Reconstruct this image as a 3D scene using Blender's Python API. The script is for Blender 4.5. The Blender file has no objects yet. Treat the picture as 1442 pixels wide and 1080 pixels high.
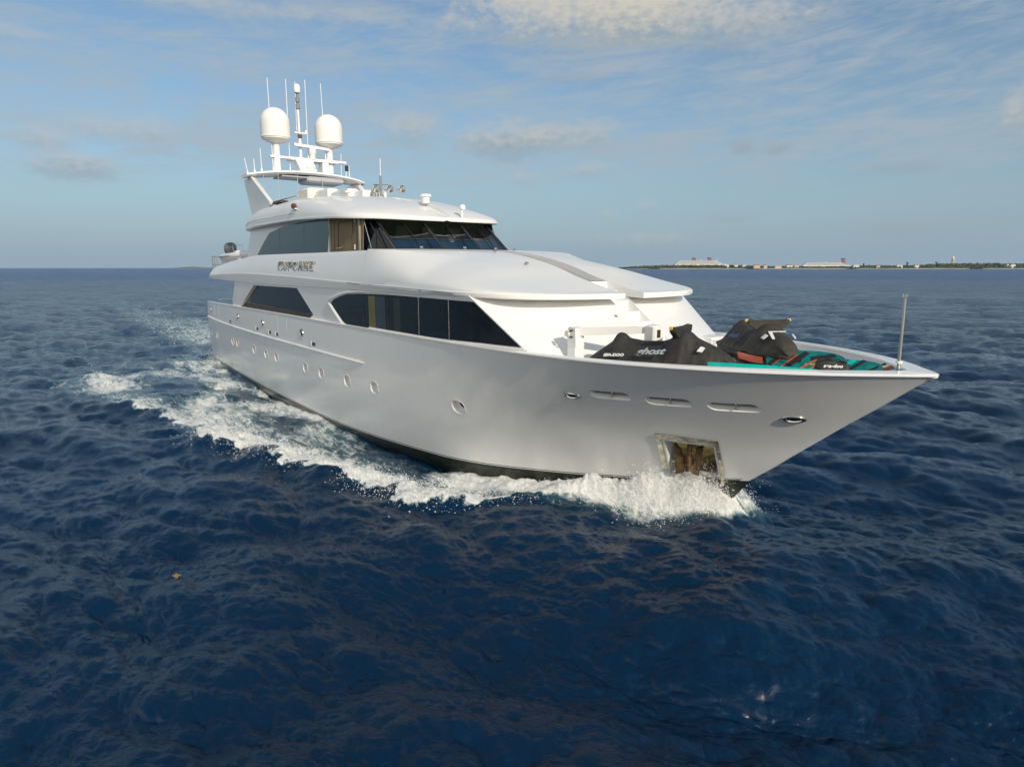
import bpy, bmesh, math, random
import numpy as np
from mathutils import Vector, Matrix
random.seed(7); RNG = np.random.default_rng(11)
SC = bpy.context.scene; COL = SC.collection
R = math.radians

# ------------------------------------------------------------------ camera, sun, sky, exposure
CAM_H = 6.3; FPX = 950.0; PITCH = math.atan(163/FPX)
cd = bpy.data.cameras.new('camera'); cam = bpy.data.objects.new('camera', cd); COL.objects.link(cam)
cam.location = (0, 0, CAM_H); cam.rotation_euler = (math.pi/2-PITCH, 0, 0)
cd.sensor_width = 36; cd.lens = FPX/1442*36; cd.clip_end = 60000; cd.clip_start = .1
SC.camera = cam
SC.view_settings.view_transform = 'Standard'; SC.view_settings.look = 'None'
SC.view_settings.exposure = 0.0; SC.view_settings.gamma = 1
HEAD = R(35.5)                        # the yacht's heading
SUN_AZ = math.atan2(math.sin(HEAD), -math.cos(HEAD)) + R(5)   # azimuth from +Y towards +X
SUN_EL = R(27)
sdir = Vector((math.sin(SUN_AZ)*math.cos(SUN_EL), math.cos(SUN_AZ)*math.cos(SUN_EL), math.sin(SUN_EL)))
sl = bpy.data.lights.new('sun', 'SUN'); sun = bpy.data.objects.new('sun', sl); COL.objects.link(sun)
sl.energy = 3.3; sl.angle = R(1.0); sl.color = (1.0, .90, .73)
sun.rotation_euler = sdir.to_track_quat('Z', 'Y').to_euler()

def px_dir(px, py):                   # direction of a far-away point of the sky or shore
    cx, cy = (px-721)/FPX, -(py-540)/FPX
    cp, sp = math.cos(PITCH), math.sin(PITCH)
    return Vector((cx, cp+cy*sp, cy*cp-sp)).normalized()

W = bpy.data.worlds.new('World'); SC.world = W; W.use_nodes = True
class NT:
    def __init__(s, nt): s.t = nt; s.n = nt.nodes; s.l = nt.links
    def put(s, sock, v):
        if v is None: return
        if hasattr(v, 'links') or hasattr(v, 'is_linked'): s.l.new(v, sock)
        else:
            try: sock.default_value = v
            except Exception: sock.default_value = tuple(v)+(1,)
    def node(s, typ, ins={}, **kw):
        n = s.n.new(typ)
        for k, v in kw.items(): setattr(n, k, v)
        for k, v in ins.items(): s.put(n.inputs[k], v)
        return n
    def math(s, op, a, b=None, c=None, clamp=False):
        n = s.n.new('ShaderNodeMath'); n.operation = op; n.use_clamp = clamp
        for i, v in enumerate((a, b, c)): s.put(n.inputs[i], v)
        return n.outputs[0]
    def mix(s, f, a, b, blend='MIX'):
        n = s.n.new('ShaderNodeMix'); n.data_type = 'RGBA'; n.blend_type = blend
        s.put(n.inputs[0], f)
        for sock, v in ((n.inputs[6], a), (n.inputs[7], b)):
            s.put(sock, v if not isinstance(v, tuple) or len(v) == 4 else v+(1,))
        return n.outputs[2]
    def ramp(s, x, lo, hi, smooth=True):
        n = s.n.new('ShaderNodeMapRange'); n.interpolation_type = 'SMOOTHSTEP' if smooth else 'LINEAR'
        s.put(n.inputs[0], x); s.put(n.inputs[1], lo); s.put(n.inputs[2], hi)
        return n.outputs[0]
    def noise(s, vec, scale, detail=4, rough=.55, dist=0.0, out=0):
        n = s.n.new('ShaderNodeTexNoise'); s.put(n.inputs['Vector'], vec)
        n.inputs['Scale'].default_value = scale; n.inputs['Detail'].default_value = detail
        n.inputs['Roughness'].default_value = rough; n.inputs['Distortion'].default_value = dist
        return n.outputs[out]

def build_world():
    g = NT(W.node_tree)
    bg = g.n['Background']
    sky = g.node('ShaderNodeTexSky', sky_type='NISHITA', sun_disc=False, sun_elevation=SUN_EL, sun_rotation=SUN_AZ,
                 altitude=0, air_density=1.0, dust_density=1.6, ozone_density=1.6)
    tc = g.node('ShaderNodeTexCoord').outputs['Generated']
    sx = g.node('ShaderNodeSeparateXYZ', {0: tc}); x, y, z = sx.outputs
    az = g.math('MULTIPLY', g.math('ARCTAN2', x, y), 57.2958)
    el = g.math('MULTIPLY', g.math('ARCSINE', z), 57.2958)
    comb = g.node('ShaderNodeCombineXYZ', {0: az, 1: g.math('MULTIPLY', el, 1.7), 2: 0.0}).outputs[0]
    n1 = g.noise(comb, .32, 7, .58)
    n2 = g.noise(comb, 1.1, 6, .6)
    nn = g.math('ADD', g.math('MULTIPLY', n1, .65), g.math('MULTIPLY', n2, .35))
    col = g.mix(1.0, sky.outputs[0], (.86, 1.0, 1.05), 'MULTIPLY')
    # pale haze towards the horizon
    hz = g.math('POWER', g.math('SUBTRACT', 1.0, g.math('ABSOLUTE', z), clamp=True), 5.5)
    col = g.mix(g.math('MULTIPLY', hz, .92), col, HAZE)
    # high thin cirrus: stretched noise
    cv = g.node('ShaderNodeCombineXYZ', {0: g.math('ADD', g.math('MULTIPLY', az, .30), g.math('MULTIPLY', el, .1)), 1: g.math('ADD', g.math('MULTIPLY', el, 1.5), g.math('MULTIPLY', az, -.14)), 2: 3.1}).outputs[0]
    c1 = g.noise(cv, .33, 8, .62, .5)
    c2 = g.noise(cv, 1.0, 8, .68, .9)
    cc = g.math('ADD', g.math('MULTIPLY', c1, .62), g.math('MULTIPLY', c2, .38))
    ci = g.ramp(cc, .36, .68)
    band = g.math('MULTIPLY', g.ramp(el, 3.0, 9.0), g.math('ADD', g.math('SUBTRACT', 1.0, g.math('MULTIPLY', g.ramp(el, 17.0, 24.0), .5)), g.math('MULTIPLY', g.ramp(el, 26.0, 40.0), .7), clamp=True))  # more cirrus added above the frame to brighten the sea's reflections
    col = g.mix(g.math('MULTIPLY', g.math('MULTIPLY', ci, band), .85), col, (3.45, 4.1, 4.6))
    # broken bright cloud added behind the camera, out of view, to warm the hull
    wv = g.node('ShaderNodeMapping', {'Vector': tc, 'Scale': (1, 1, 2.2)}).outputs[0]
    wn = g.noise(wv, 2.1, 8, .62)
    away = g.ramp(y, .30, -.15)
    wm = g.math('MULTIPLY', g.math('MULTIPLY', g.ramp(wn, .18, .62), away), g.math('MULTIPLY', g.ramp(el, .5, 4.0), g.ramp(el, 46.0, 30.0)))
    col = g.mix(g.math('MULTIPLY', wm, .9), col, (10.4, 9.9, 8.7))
    # named clouds: px, py, half width, half height (photo pixels), opacity, warmth
    for (px, py, hw, hh, op, lit, dark) in CLOUDS:
        d = px_dir(px, py); d2 = px_dir(px+hw, py); d3 = px_dir(px, py-hh)
        a0 = math.degrees(math.atan2(d.x, d.y)); e0 = math.degrees(math.asin(d.z))
        wa = 1.22*abs(math.degrees(math.atan2(d2.x, d2.y))-a0); he = 1.3*abs(math.degrees(math.asin(d3.z))-e0)
        da = g.math('DIVIDE', g.math('SUBTRACT', az, a0), wa)
        de = g.math('DIVIDE', g.math('SUBTRACT', el, e0), he)
        rr = g.math('SQRT', g.math('ADD', g.math('MULTIPLY', da, da), g.math('MULTIPLY', de, de)))
        q = g.math('ADD', g.math('SUBTRACT', 1.0, rr), g.math('MULTIPLY', g.math('SUBTRACT', nn, .5), 2.7))
        m = g.math('MULTIPLY', g.ramp(q, -.3, .95), op)
        sh = g.ramp(g.math('ADD', de, g.math('MULTIPLY', g.math('SUBTRACT', n2, .5), 2.4)), -.8, .6)
        cl = g.mix(sh, dark, lit)
        col = g.mix(m, col, cl)
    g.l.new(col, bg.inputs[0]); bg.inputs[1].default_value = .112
HAZE = (2.68, 3.72, 4.70)
WARM = (5.5, 5.25, 4.6); GRY = (3.1, 3.6, 3.9); PNK = (4.4, 4.6, 4.65); DUL = (2.5, 3.15, 3.6)
CLOUDS = [(860, 10, 170, 52, 1.0, WARM, GRY), (900, 25, 120, 40, .9, WARM, GRY), (1040, 28, 95, 36, .85, PNK, GRY), (760, 6, 90, 30, .8, WARM, PNK),
          (300, 8, 330, 16, .5, PNK, HAZE), (30, 48, 70, 12, .45, PNK, HAZE),
          (715, 198, 62, 24, .85, PNK, DUL), (810, 192, 55, 22, .7, PNK, GRY), (575, 184, 48, 22, .6, PNK, GRY),
          (170, 185, 75, 22, .55, PNK, GRY), (60, 195, 50, 18, .6, PNK, GRY), (110, 232, 62, 18, .6, PNK, DUL),
          (1048, 207, 18, 9, .6, GRY, DUL), (1095, 209, 24, 8, .6, GRY, DUL), (1432, 160, 26, 30, .8, PNK, GRY),
          (835, 240, 30, 10, .5, PNK, GRY), (740, 252, 22, 9, .4, PNK, GRY), (808, 110, 40, 10, .4, GRY, DUL),
          (1270, 235, 60, 9, .35, GRY, DUL), (910, 292, 16, 9, .4, PNK, GRY), (856, 303, 12, 8, .4, PNK, GRY),
          (915, 338, 70, 10, .35, PNK, GRY), (1270, 320, 70, 14, .3, GRY, DUL), (1030, 305, 40, 8, .3, GRY, DUL)]
build_world()

SC.cycles.caustics_reflective = False; SC.cycles.caustics_refractive = False

# ------------------------------------------------------------------ materials
def mat(name, color, rough=.5, metal=0, coat=0, spec=.5, bump=None, var=None, trans=0, ior=1.5, coatr=.05):
    m = bpy.data.materials.new(name); m.use_nodes = True
    g = NT(m.node_tree); b = g.n['Principled BSDF']
    b.inputs['Base Color'].default_value = tuple(color)+(1,)
    b.inputs['Roughness'].default_value = rough; b.inputs['Metallic'].default_value = metal
    b.inputs['Coat Weight'].default_value = coat; b.inputs['Coat Roughness'].default_value = coatr
    b.inputs['Specular IOR Level'].default_value = spec; b.inputs['IOR'].default_value = ior
    b.inputs['Transmission Weight'].default_value = trans
    tc = g.node('ShaderNodeTexCoord').outputs['Object']
    if var:
        sc, amt = var
        n = g.ramp(g.noise(tc, sc, 6, .6), .3, .75)
        g.l.new(g.mix(n, tuple(c*(1-amt) for c in color), tuple(min(1, c*(1+amt)) for c in color)), b.inputs['Base Color'])
    if bump:
        sc, st, ds = bump
        bn = g.node('ShaderNodeBump', {'Height': g.noise(tc, sc, 5, .6), 'Strength': st, 'Distance': ds})
        g.l.new(bn.outputs[0], b.inputs['Normal'])
    return m
def hull_material():
    m = bpy.data.materials.new('hull_paint'); m.use_nodes = True
    g = NT(m.node_tree); b = g.n['Principled BSDF']
    tc = g.node('ShaderNodeTexCoord').outputs['Object']
    s = g.node('ShaderNodeSeparateXYZ', {0: tc})
    st = g.node('ShaderNodeMapping', {'Vector': tc, 'Scale': (1.6, 1.6, .18)}).outputs[0]
    streak = g.ramp(g.noise(st, 2.2, 6, .6), .42, .78)
    low = g.ramp(s.outputs[2], 3.2, .3)                         # spray stains gather near the waterline
    wet = g.math('MULTIPLY', g.math('MULTIPLY', g.ramp(g.noise(tc, .55, 5, .6), .42, .62), low), g.ramp(s.outputs[0], 20.0, 6.0))
    c = g.mix(g.math('MULTIPLY', streak, .35), (.87, .86, .85), (.80, .79, .77))
    c = g.mix(g.math('MULTIPLY', wet, .5), c, (.60, .60, .56))
    g.l.new(c, b.inputs['Base Color'])
    b.inputs['Roughness'].default_value = .28; b.inputs['Coat Weight'].default_value = .5
    b.inputs['Coat Roughness'].default_value = .07
    bn = g.node('ShaderNodeBump', {'Height': g.math('ADD', g.noise(tc, .8, 3, .5), g.math('MULTIPLY', g.noise(g.node('ShaderNodeMapping', {'Vector': tc, 'Scale': (1, 1, .25)}).outputs[0], 2.2, 3, .5), .35)), 'Strength': .12, 'Distance': .02})
    g.l.new(bn.outputs[0], b.inputs['Normal']); g.l.new(bn.outputs[0], b.inputs['Coat Normal'])
    return m
M = {}
M['hull'] = hull_material()
M['white'] = mat('white_gelcoat', (.82, .81, .795), .35, coat=.4, var=(.5, .02), bump=(1.2, .12, .01))
M['cream'] = mat('cream_recess', (.78, .74, .66), .5)
M['groove_grey'] = mat('grey_groove_floor', (.36, .34, .36), .8, bump=(60, .3, .004))
M['deck'] = mat('grey_painted_deck', (.48, .47, .48), .75, var=(2, .1))
M['steel'] = mat('polished_steel', (.62, .61, .58), .16, metal=1, var=(5, .2))
M['rail'] = mat('steel_rail', (.55, .53, .50), .28, metal=1)
M['glass'] = mat('dark_glass', (.006, .011, .017), .04, spec=.35)
M['glassb'] = mat('blue_glass', (.018, .036, .058), .06, spec=.40)
M['black'] = mat('black_rubber', (.015, .015, .016), .5)
M['brown'] = mat('brown_teak', (.040, .026, .020), .5, var=(6, .3))
M['door'] = mat('brown_door', (.20, .155, .085), .6, spec=.3, var=(3, .12))
M['bottom'] = mat('green_black_antifouling', (.016, .020, .012), .35, coat=.5, var=(3, .5), bump=(5, .4, .02))
M['cover'] = mat('charcoal_cover_cloth', (.028, .026, .024), .72, var=(5, .35), bump=(7, .8, .03))
M['cover2'] = mat('olive_cover_cloth', (.036, .032, .026), .72, var=(4, .35), bump=(6, .9, .03))
M['orange'] = mat('orange_red_plastic', (.62, .075, .02), .35, coat=.4)
M['teal'] = mat('teal_board', (.0, .42, .36), .4, var=(6, .15))
M['teald'] = mat('dark_teal_board', (.0, .16, .15), .4, var=(6, .3))
M['greyb'] = mat('light_grey_lettering', (.33, .40, .45), .5)
M['wtext'] = mat('white_lettering', (.72, .72, .70), .5)
M['dome'] = mat('radome_white', (.84, .83, .80), .45)
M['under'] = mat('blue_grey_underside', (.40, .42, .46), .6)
M['grey'] = mat('mid_grey_plastic', (.22, .22, .23), .5)
M['silver'] = mat('silver_black_cowling', (.10, .10, .11), .18, coat=.8)
M['red'] = mat('red_lamp', (.35, .03, .02), .3)
M['cherry'] = mat('cherry_red_paint', (.45, .03, .04), .4)
M['yellow'] = mat('yellow_strap', (.70, .42, .08), .5)
M['navy'] = mat('navy_dashboard', (.030, .11, .27), .6)
M['olive'] = mat('olive_headliner', (.42, .44, .20), .7, var=(1.2, .5))

def window_glass():
    m = bpy.data.materials.new('wheelhouse_glass'); m.use_nodes = True
    g = NT(m.node_tree); g.n.remove(g.n['Principled BSDF'])
    o = g.n['Material Output']
    t = g.node('ShaderNodeBsdfTransparent', {0: (.42, .52, .50, 1)})
    gl = g.node('ShaderNodeBsdfGlossy', {0: (1, 1, 1, 1), 'Roughness': .02})
    fr = g.node('ShaderNodeFresnel', {'IOR': 1.55})
    mx = g.node('ShaderNodeMixShader', {0: fr.outputs[0], 1: t.outputs[0], 2: gl.outputs[0]})
    g.l.new(mx.outputs[0], o.inputs[0]); return m
M['wglass'] = window_glass()

# ------------------------------------------------------------------ mesh helpers
class MB:
    def __init__(s): s.v = []; s.f = []; s.m = []; s.mats = []
    def mi(s, m):
        if m not in s.mats: s.mats.append(m)
        return s.mats.index(m)
    def add(s, vs, fs, m):
        o = len(s.v); s.v += [tuple(p) for p in vs]; k = s.mi(m)
        for f in fs: s.f.append([i+o for i in f]); s.m.append(k)
        return s
    def box(s, a, b, m, bev=0):
        x0, y0, z0 = a; x1, y1, z1 = b
        if bev > 0:
            c = bev; V = []
            rings = [(z0, c), (z0+c, 0), (z1-c, 0), (z1, c)]
            for z, i in rings:
                xa, xb, ya, yb = x0+i, x1-i, y0+i, y1-i; e = c*.9
                V += [(xa+e, ya, z), (xb-e, ya, z), (xb, ya+e, z), (xb, yb-e, z), (xb-e, yb, z), (xa+e, yb, z), (xa, yb-e, z), (xa, ya+e, z)]
            F = [list(range(7, -1, -1)), list(range(24, 32))]
            for r in range(3):
                for i in range(8): F.append([r*8+i, r*8+(i+1) % 8, (r+1)*8+(i+1) % 8, (r+1)*8+i])
            return s.add(V, F, m)
        V = [(x0, y0, z0), (x1, y0, z0), (x1, y1, z0), (x0, y1, z0), (x0, y0, z1), (x1, y0, z1), (x1, y1, z1), (x0, y1, z1)]
        return s.add(V, [[3, 2, 1, 0], [4, 5, 6, 7], [0, 1, 5, 4], [1, 2, 6, 5], [2, 3, 7, 6], [3, 0, 4, 7]], m)
    def tube(s, pts, r, m, n=10, cap=True):
        pts = [Vector(p) for p in pts]; rs = r if isinstance(r, (list, tuple)) else [r]*len(pts)
        V = []; F = []; up = Vector((0, 0, 1))
        for i, p in enumerate(pts):
            d = (pts[min(i+1, len(pts)-1)]-pts[max(i-1, 0)]).normalized()
            a = d.cross(up if abs(d.z) < .95 else Vector((1, 0, 0))).normalized(); b = d.cross(a)
            for k in range(n):
                t = 2*math.pi*k/n; V.append(p+(a*math.cos(t)+b*math.sin(t))*rs[i])
        for i in range(len(pts)-1):
            for k in range(n): F.append([i*n+k, i*n+(k+1) % n, (i+1)*n+(k+1) % n, (i+1)*n+k])
        if cap: F += [list(range(n-1, -1, -1)), [(len(pts)-1)*n+k for k in range(n)]]
        return s.add(V, F, m)
    def lathe(s, c, prof, m, n=32, axis='z', cap=True):
        V = []; F = []; c = Vector(c)
        for (r, h) in prof:
            for k in range(n):
                t = 2*math.pi*k/n; a, b = r*math.cos(t), r*math.sin(t)
                V.append(c+(Vector((a, b, h)) if axis == 'z' else Vector((h, a, b)) if axis == 'x' else Vector((b, h, a))))
        for i in range(len(prof)-1):
            for k in range(n): F.append([i*n+k, i*n+(k+1) % n, (i+1)*n+(k+1) % n, (i+1)*n+k])
        if cap: F += [list(range(n-1, -1, -1)), [(len(prof)-1)*n+k for k in range(n)]]
        return s.add(V, F, m)
    def grid(s, rows, m, close=False, capends=False):
        n = len(rows[0]); V = [p for r in rows for p in r]; F = []
        for i in range(len(rows)-1):
            for k in range(n if close else n-1):
                F.append([i*n+k, i*n+(k+1) % n, (i+1)*n+(k+1) % n, (i+1)*n+k])
        if capends: F += [list(range(n-1, -1, -1)), [(len(rows)-1)*n+k for k in range(n)]]
        return s.add(V, F, m)
    def prism(s, poly, off, m):
        """closed solid from a 3D polygon pushed along the vector off"""
        n = len(poly); o = Vector(off); V = [Vector(p) for p in poly]+[Vector(p)+o for p in poly]
        F = [list(range(n-1, -1, -1)), list(range(n, 2*n))]+[[i, (i+1) % n, n+(i+1) % n, n+i] for i in range(n)]
        return s.add(V, F, m)
    def mesh(s, name, angle=35, fix=True):
        me = bpy.data.meshes.new(name); me.from_pydata(s.v, [], s.f)
        for m in s.mats: me.materials.append(m)
        me.polygons.foreach_set('material_index', s.m)
        if fix:
            bm = bmesh.new(); bm.from_mesh(me); bmesh.ops.remove_doubles(bm, verts=bm.verts, dist=1e-5)
            bmesh.ops.recalc_face_normals(bm, faces=bm.faces); bm.to_mesh(me); bm.free()
        smooth(me, angle); return me
    def build(s, name, parent=None, angle=35, fix=True):
        o = bpy.data.objects.new(name, s.mesh(name, angle, fix)); COL.objects.link(o); o.parent = parent; return o
def smooth(me, angle=35):
    me.polygons.foreach_set('use_smooth', [True]*len(me.polygons)); me.set_sharp_from_angle(angle=R(angle)); me.update()
def tag(o, label, cat, group=None, kind=None):
    if label: o['label'] = label
    if cat: o['category'] = cat
    if group: o['group'] = group
    if kind: o['kind'] = kind
    return o
def empty(name, loc=(0, 0, 0), rz=0):
    o = bpy.data.objects.new(name, None); COL.objects.link(o); o.location = loc; o.rotation_euler = (0, 0, rz); return o
def copy_tree(o, parent=None):
    c = o.copy(); COL.objects.link(c); c.parent = parent
    for ch in [q for q in bpy.data.objects if q.parent == o]: copy_tree(ch, c)
    return c
def cut(me, cutters, name, angle=35):
    """boolean difference of a closed mesh with closed cutters"""
    o = bpy.data.objects.new('tmp_a', me); COL.objects.link(o); T = []
    for i, c in enumerate(cutters):
        q = bpy.data.objects.new('tmp_c', c); COL.objects.link(q); T.append(q)
        md = o.modifiers.new('b%d' % i, 'BOOLEAN'); md.operation = 'DIFFERENCE'; md.object = q; md.solver = 'EXACT'
    dg = bpy.context.evaluated_depsgraph_get(); dg.update()
    r = bpy.data.meshes.new_from_object(o.evaluated_get(dg)); r.name = name
    for q in T+[o]: bpy.data.objects.remove(q)
    smooth(r, angle); return r
def link(name, me, parent=None):
    o = bpy.data.objects.new(name, me); COL.objects.link(o); o.parent = parent; return o
def pch(xs, ys):
    xs = np.array(xs, float); ys = np.array(ys, float); h = np.diff(xs); d = np.diff(ys)/h; m = np.zeros(len(xs))
    for i in range(1, len(xs)-1):
        if d[i-1]*d[i] > 0: m[i] = (h[i]+h[i-1])*2/((2*h[i]+h[i-1])/d[i-1]*1+(h[i]+2*h[i-1])/d[i])*1.5 if False else 3*(h[i-1]+h[i])/((2*h[i]+h[i-1])/d[i-1]+(h[i]+2*h[i-1])/d[i])
    m[0], m[-1] = d[0], d[-1]
    def f(x):
        x = np.clip(np.asarray(x, float), xs[0], xs[-1]); i = np.clip(np.searchsorted(xs, x)-1, 0, len(xs)-2)
        t = (x-xs[i])/h[i]
        return ys[i]*(1+2*t)*(1-t)**2+m[i]*h[i]*t*(1-t)**2+ys[i+1]*t*t*(3-2*t)+m[i+1]*h[i]*t*t*(t-1)
    return f

# ------------------------------------------------------------------ yacht: hull form
YO = Vector((-18.9926, 50.3812, 0)); YR = math.atan2(-math.cos(HEAD), math.sin(HEAD))
YM = Matrix.Translation(YO) @ Matrix.Rotation(YR, 4, 'Z')
XS = 3.0
zs = pch([3, 10, 20, 24, 32, 36, 41, 46.5], [4.07, 4.13, 4.17, 4.18, 4.2, 4.22, 4.25, 4.30])
bs = pch([3, 6, 10, 15, 34, 37, 38.5, 40, 41, 42, 43, 44, 45, 45.5, 46, 46.3, 46.5], [3.95, 4.1, 4.22, 4.28, 4.28, 4.24, 4.15, 3.95, 3.74, 3.40, 2.96, 2.41, 1.68, 1.2, .63, .3, .03])
bw = pch([3, 7, 12, 26, 28, 31, 33, 34.5, 35.6, 38, 40, 41.5, 42.6], [3.8, 3.98, 4.08, 4.08, 4.03, 3.82, 3.62, 3.42, 3.15, 2.25, 1.4, .66, .03])
zb = pch([3, 9, 14, 19, 23, 27, 30, 33, 36, 39, 42.6], [.25, .22, .12, .06, .06, .09, .15, .25, .36, .62, 1.22])
stemx = pch([-2, -.5, .75, 1.22, 1.71, 2.32, 3.0, 3.53, 4.03, 4.3, 4.6], [39.0, 40.7, 42.07, 42.6, 43.23, 43.95, 44.82, 45.51, 46.14, 46.5, 46.9])
def hull_ut(u, t):
    xsh = XS+u*(46.5-XS); xb = XS+u*(42.6-XS)
    zt, z0 = float(zs(xsh)), float(zb(xb)); z = z0+(zt-z0)*t
    x = XS+u*(float(stemx(z))-XS)
    p = 1.0+.45*min(1, max(0, (u-.72)/.2))
    b = float(bw(xb))+(float(bs(xsh))-float(bw(xb)))*(t**p)
    b += .10*math.sin(math.pi*t)*(1-min(1, max(0, (u-.75)/.15)))        # slightly full topsides aft
    return x, b, z
def hull_b(x, z):
    u = (x-XS)/(float(stemx(z))-XS)
    for _ in range(4):
        xsh = XS+u*(46.5-XS); xb = XS+u*(42.6-XS); zt, z0 = float(zs(xsh)), float(zb(xb))
    t = min(1.0, max(0, (z-z0)/(zt-z0)))
    return hull_ut(u, t)[1]
def hull_p(x, z, side=-1, off=0):
    b = hull_b(x, z); e = .15
    dx = Vector((2*e, side*(hull_b(x+e, z)-hull_b(x-e, z)), 0)); dz = Vector((0, side*(hull_b(x, z+e)-hull_b(x, z-e)), 2*e))
    n = dx.cross(dz).normalized()
    if n.y*side < 0: n = -n
    return Vector((x, side*b, z))+n*off, n, dx.normalized()
def us(n):
    t = np.linspace(0, 1, n); return 1-(1-t)**1.5*(1) if False else np.sin(t*math.pi/2)**1.0*.55+t*.45

yacht = empty('motor_yacht'); yacht.matrix_world = YM
tag(yacht, 'large white three deck motor yacht under way with two white radomes above its roof', 'yacht')
P = yacht

def bin_(x): return max(.02, float(bs(min(46.5, x+.42)))-.14)
def build_hull():
    b = MB(); rows = []; NT_ = 22; U = us(170)
    for u in U:
        half = []
        for j in range(NT_+1): x, w, z = hull_ut(u, j/NT_); half.append((x, w, z))
        xi = XS+.15+u*(45.95-XS-.15); zt = half[-1][2]; wi = bin_(xi)
        xq = XS+.2+u*(44.7-XS-.2); wq = max(.01, hull_b(xq, 3.42)-.17)
        half += [(xi, wi, zt-.001), (xi, wi-.0, zt-.03), (xq, wq, 3.42), (xq, wq*.5, 3.44)]
        x0, w0, z0 = half[0]; 
        ring = [(x0, 0, z0)]+[(x, -w, z) for x, w, z in half]+[(xq, 0, 3.45)]+[(x, w, z) for x, w, z in reversed(half)]
        rows.append(ring)
    b.grid(rows, M['hull'], close=True, capends=True)
    me = b.mesh('hull')
    cutters = []
    # portlights: one row of deep ovals
    for (x, z) in PORTS:
        q = MB(); p, n, d = hull_p(x, z); up = n.cross(d).normalized()
        if up.z < 0: up = -up
        ring0 = []; ring1 = []
        for k in range(20):
            t = 2*math.pi*k/20; c = math.copysign(abs(math.cos(t))**.8, math.cos(t))*.29; s_ = math.copysign(abs(math.sin(t))**.8, math.sin(t))*.22
            a = p+d*c+up*s_; ring0.append(a+n*.4); ring1.append(a-n*.17-d*c*.12-up*s_*.12)
        q.grid([ring0, ring1], M['hull'], close=True, capends=True); cutters.append(q)
    # bow slots
    for (x0, x1, z) in SLOTS:
        q = MB(); r0 = []; r1 = []
        for k in range(24):
            t = 2*math.pi*k/24; r = .105
            xx = (x0+r if math.cos(t) < 0 else x1-r)+r*1.3*math.cos(t); zz = z+(xx-x0)*.02+r*math.sin(t)
            p, n, d = hull_p(xx, zz); r0.append(p+n*.3); r1.append(p-n*.14+d*(.05 if math.cos(t) < 0 else 0))
        q.grid([r0, r1], M['hull'], close=True, capends=True); cutters.append(q)
    # anchor pocket
    q = MB(); r0 = []; r1 = []
    for (x, z) in inset(ANCH, .86):
        p, n, d = hull_p(x, z); r0.append(p+n*.3)
    c = sum(r0, Vector())/len(r0)
    for (x, z) in inset(ANCH, .66):
        p, n, d = hull_p(x, z); r1.append(p-n*.42)
    q.grid([r0, r1], M['hull'], close=True, capends=True); cutters.append(q)
    big = MB()
    for q in cutters: 
        o = len(big.v); big.v += q.v; big.f += [[i+o for i in f] for f in q.f]; big.m += q.m
    big.mats = [M['hull']]
    return link('hull', cut(me, [big.mesh('c')], 'hull', 32), P)
def inset(poly, k):
    cx = sum(p[0] for p in poly)/len(poly); cz = sum(p[1] for p in poly)/len(poly)
    return [(cx+(x-cx)*k, cz+(z-cz)*k) for x, z in poly]
PORTS = [(3.9, 2.05), (5.92, 2.05), (10.5, 2.04), (11.65, 2.04), (15.16, 2.02), (17.36, 2.02), (19.12, 2.02), (23.28, 2.02), (25.23, 2.03), (27.97, 2.08), (30.31, 2.16), (35.45, 2.30)]
SLOTS = [(40.37, 41.28, 3.37), (41.61, 42.52, 3.35), (42.82, 43.71, 3.34)]
ANCH = [(41.22, 2.40), (42.47, 2.36), (42.10, 1.15), (41.95, .75), (40.65, .78)]
hull = build_hull()
def strip(pts0, pts1, m, name, parent, thick=None):
    b = MB(); b.grid([pts0, pts1], m); return b.build(name, parent)
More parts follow.
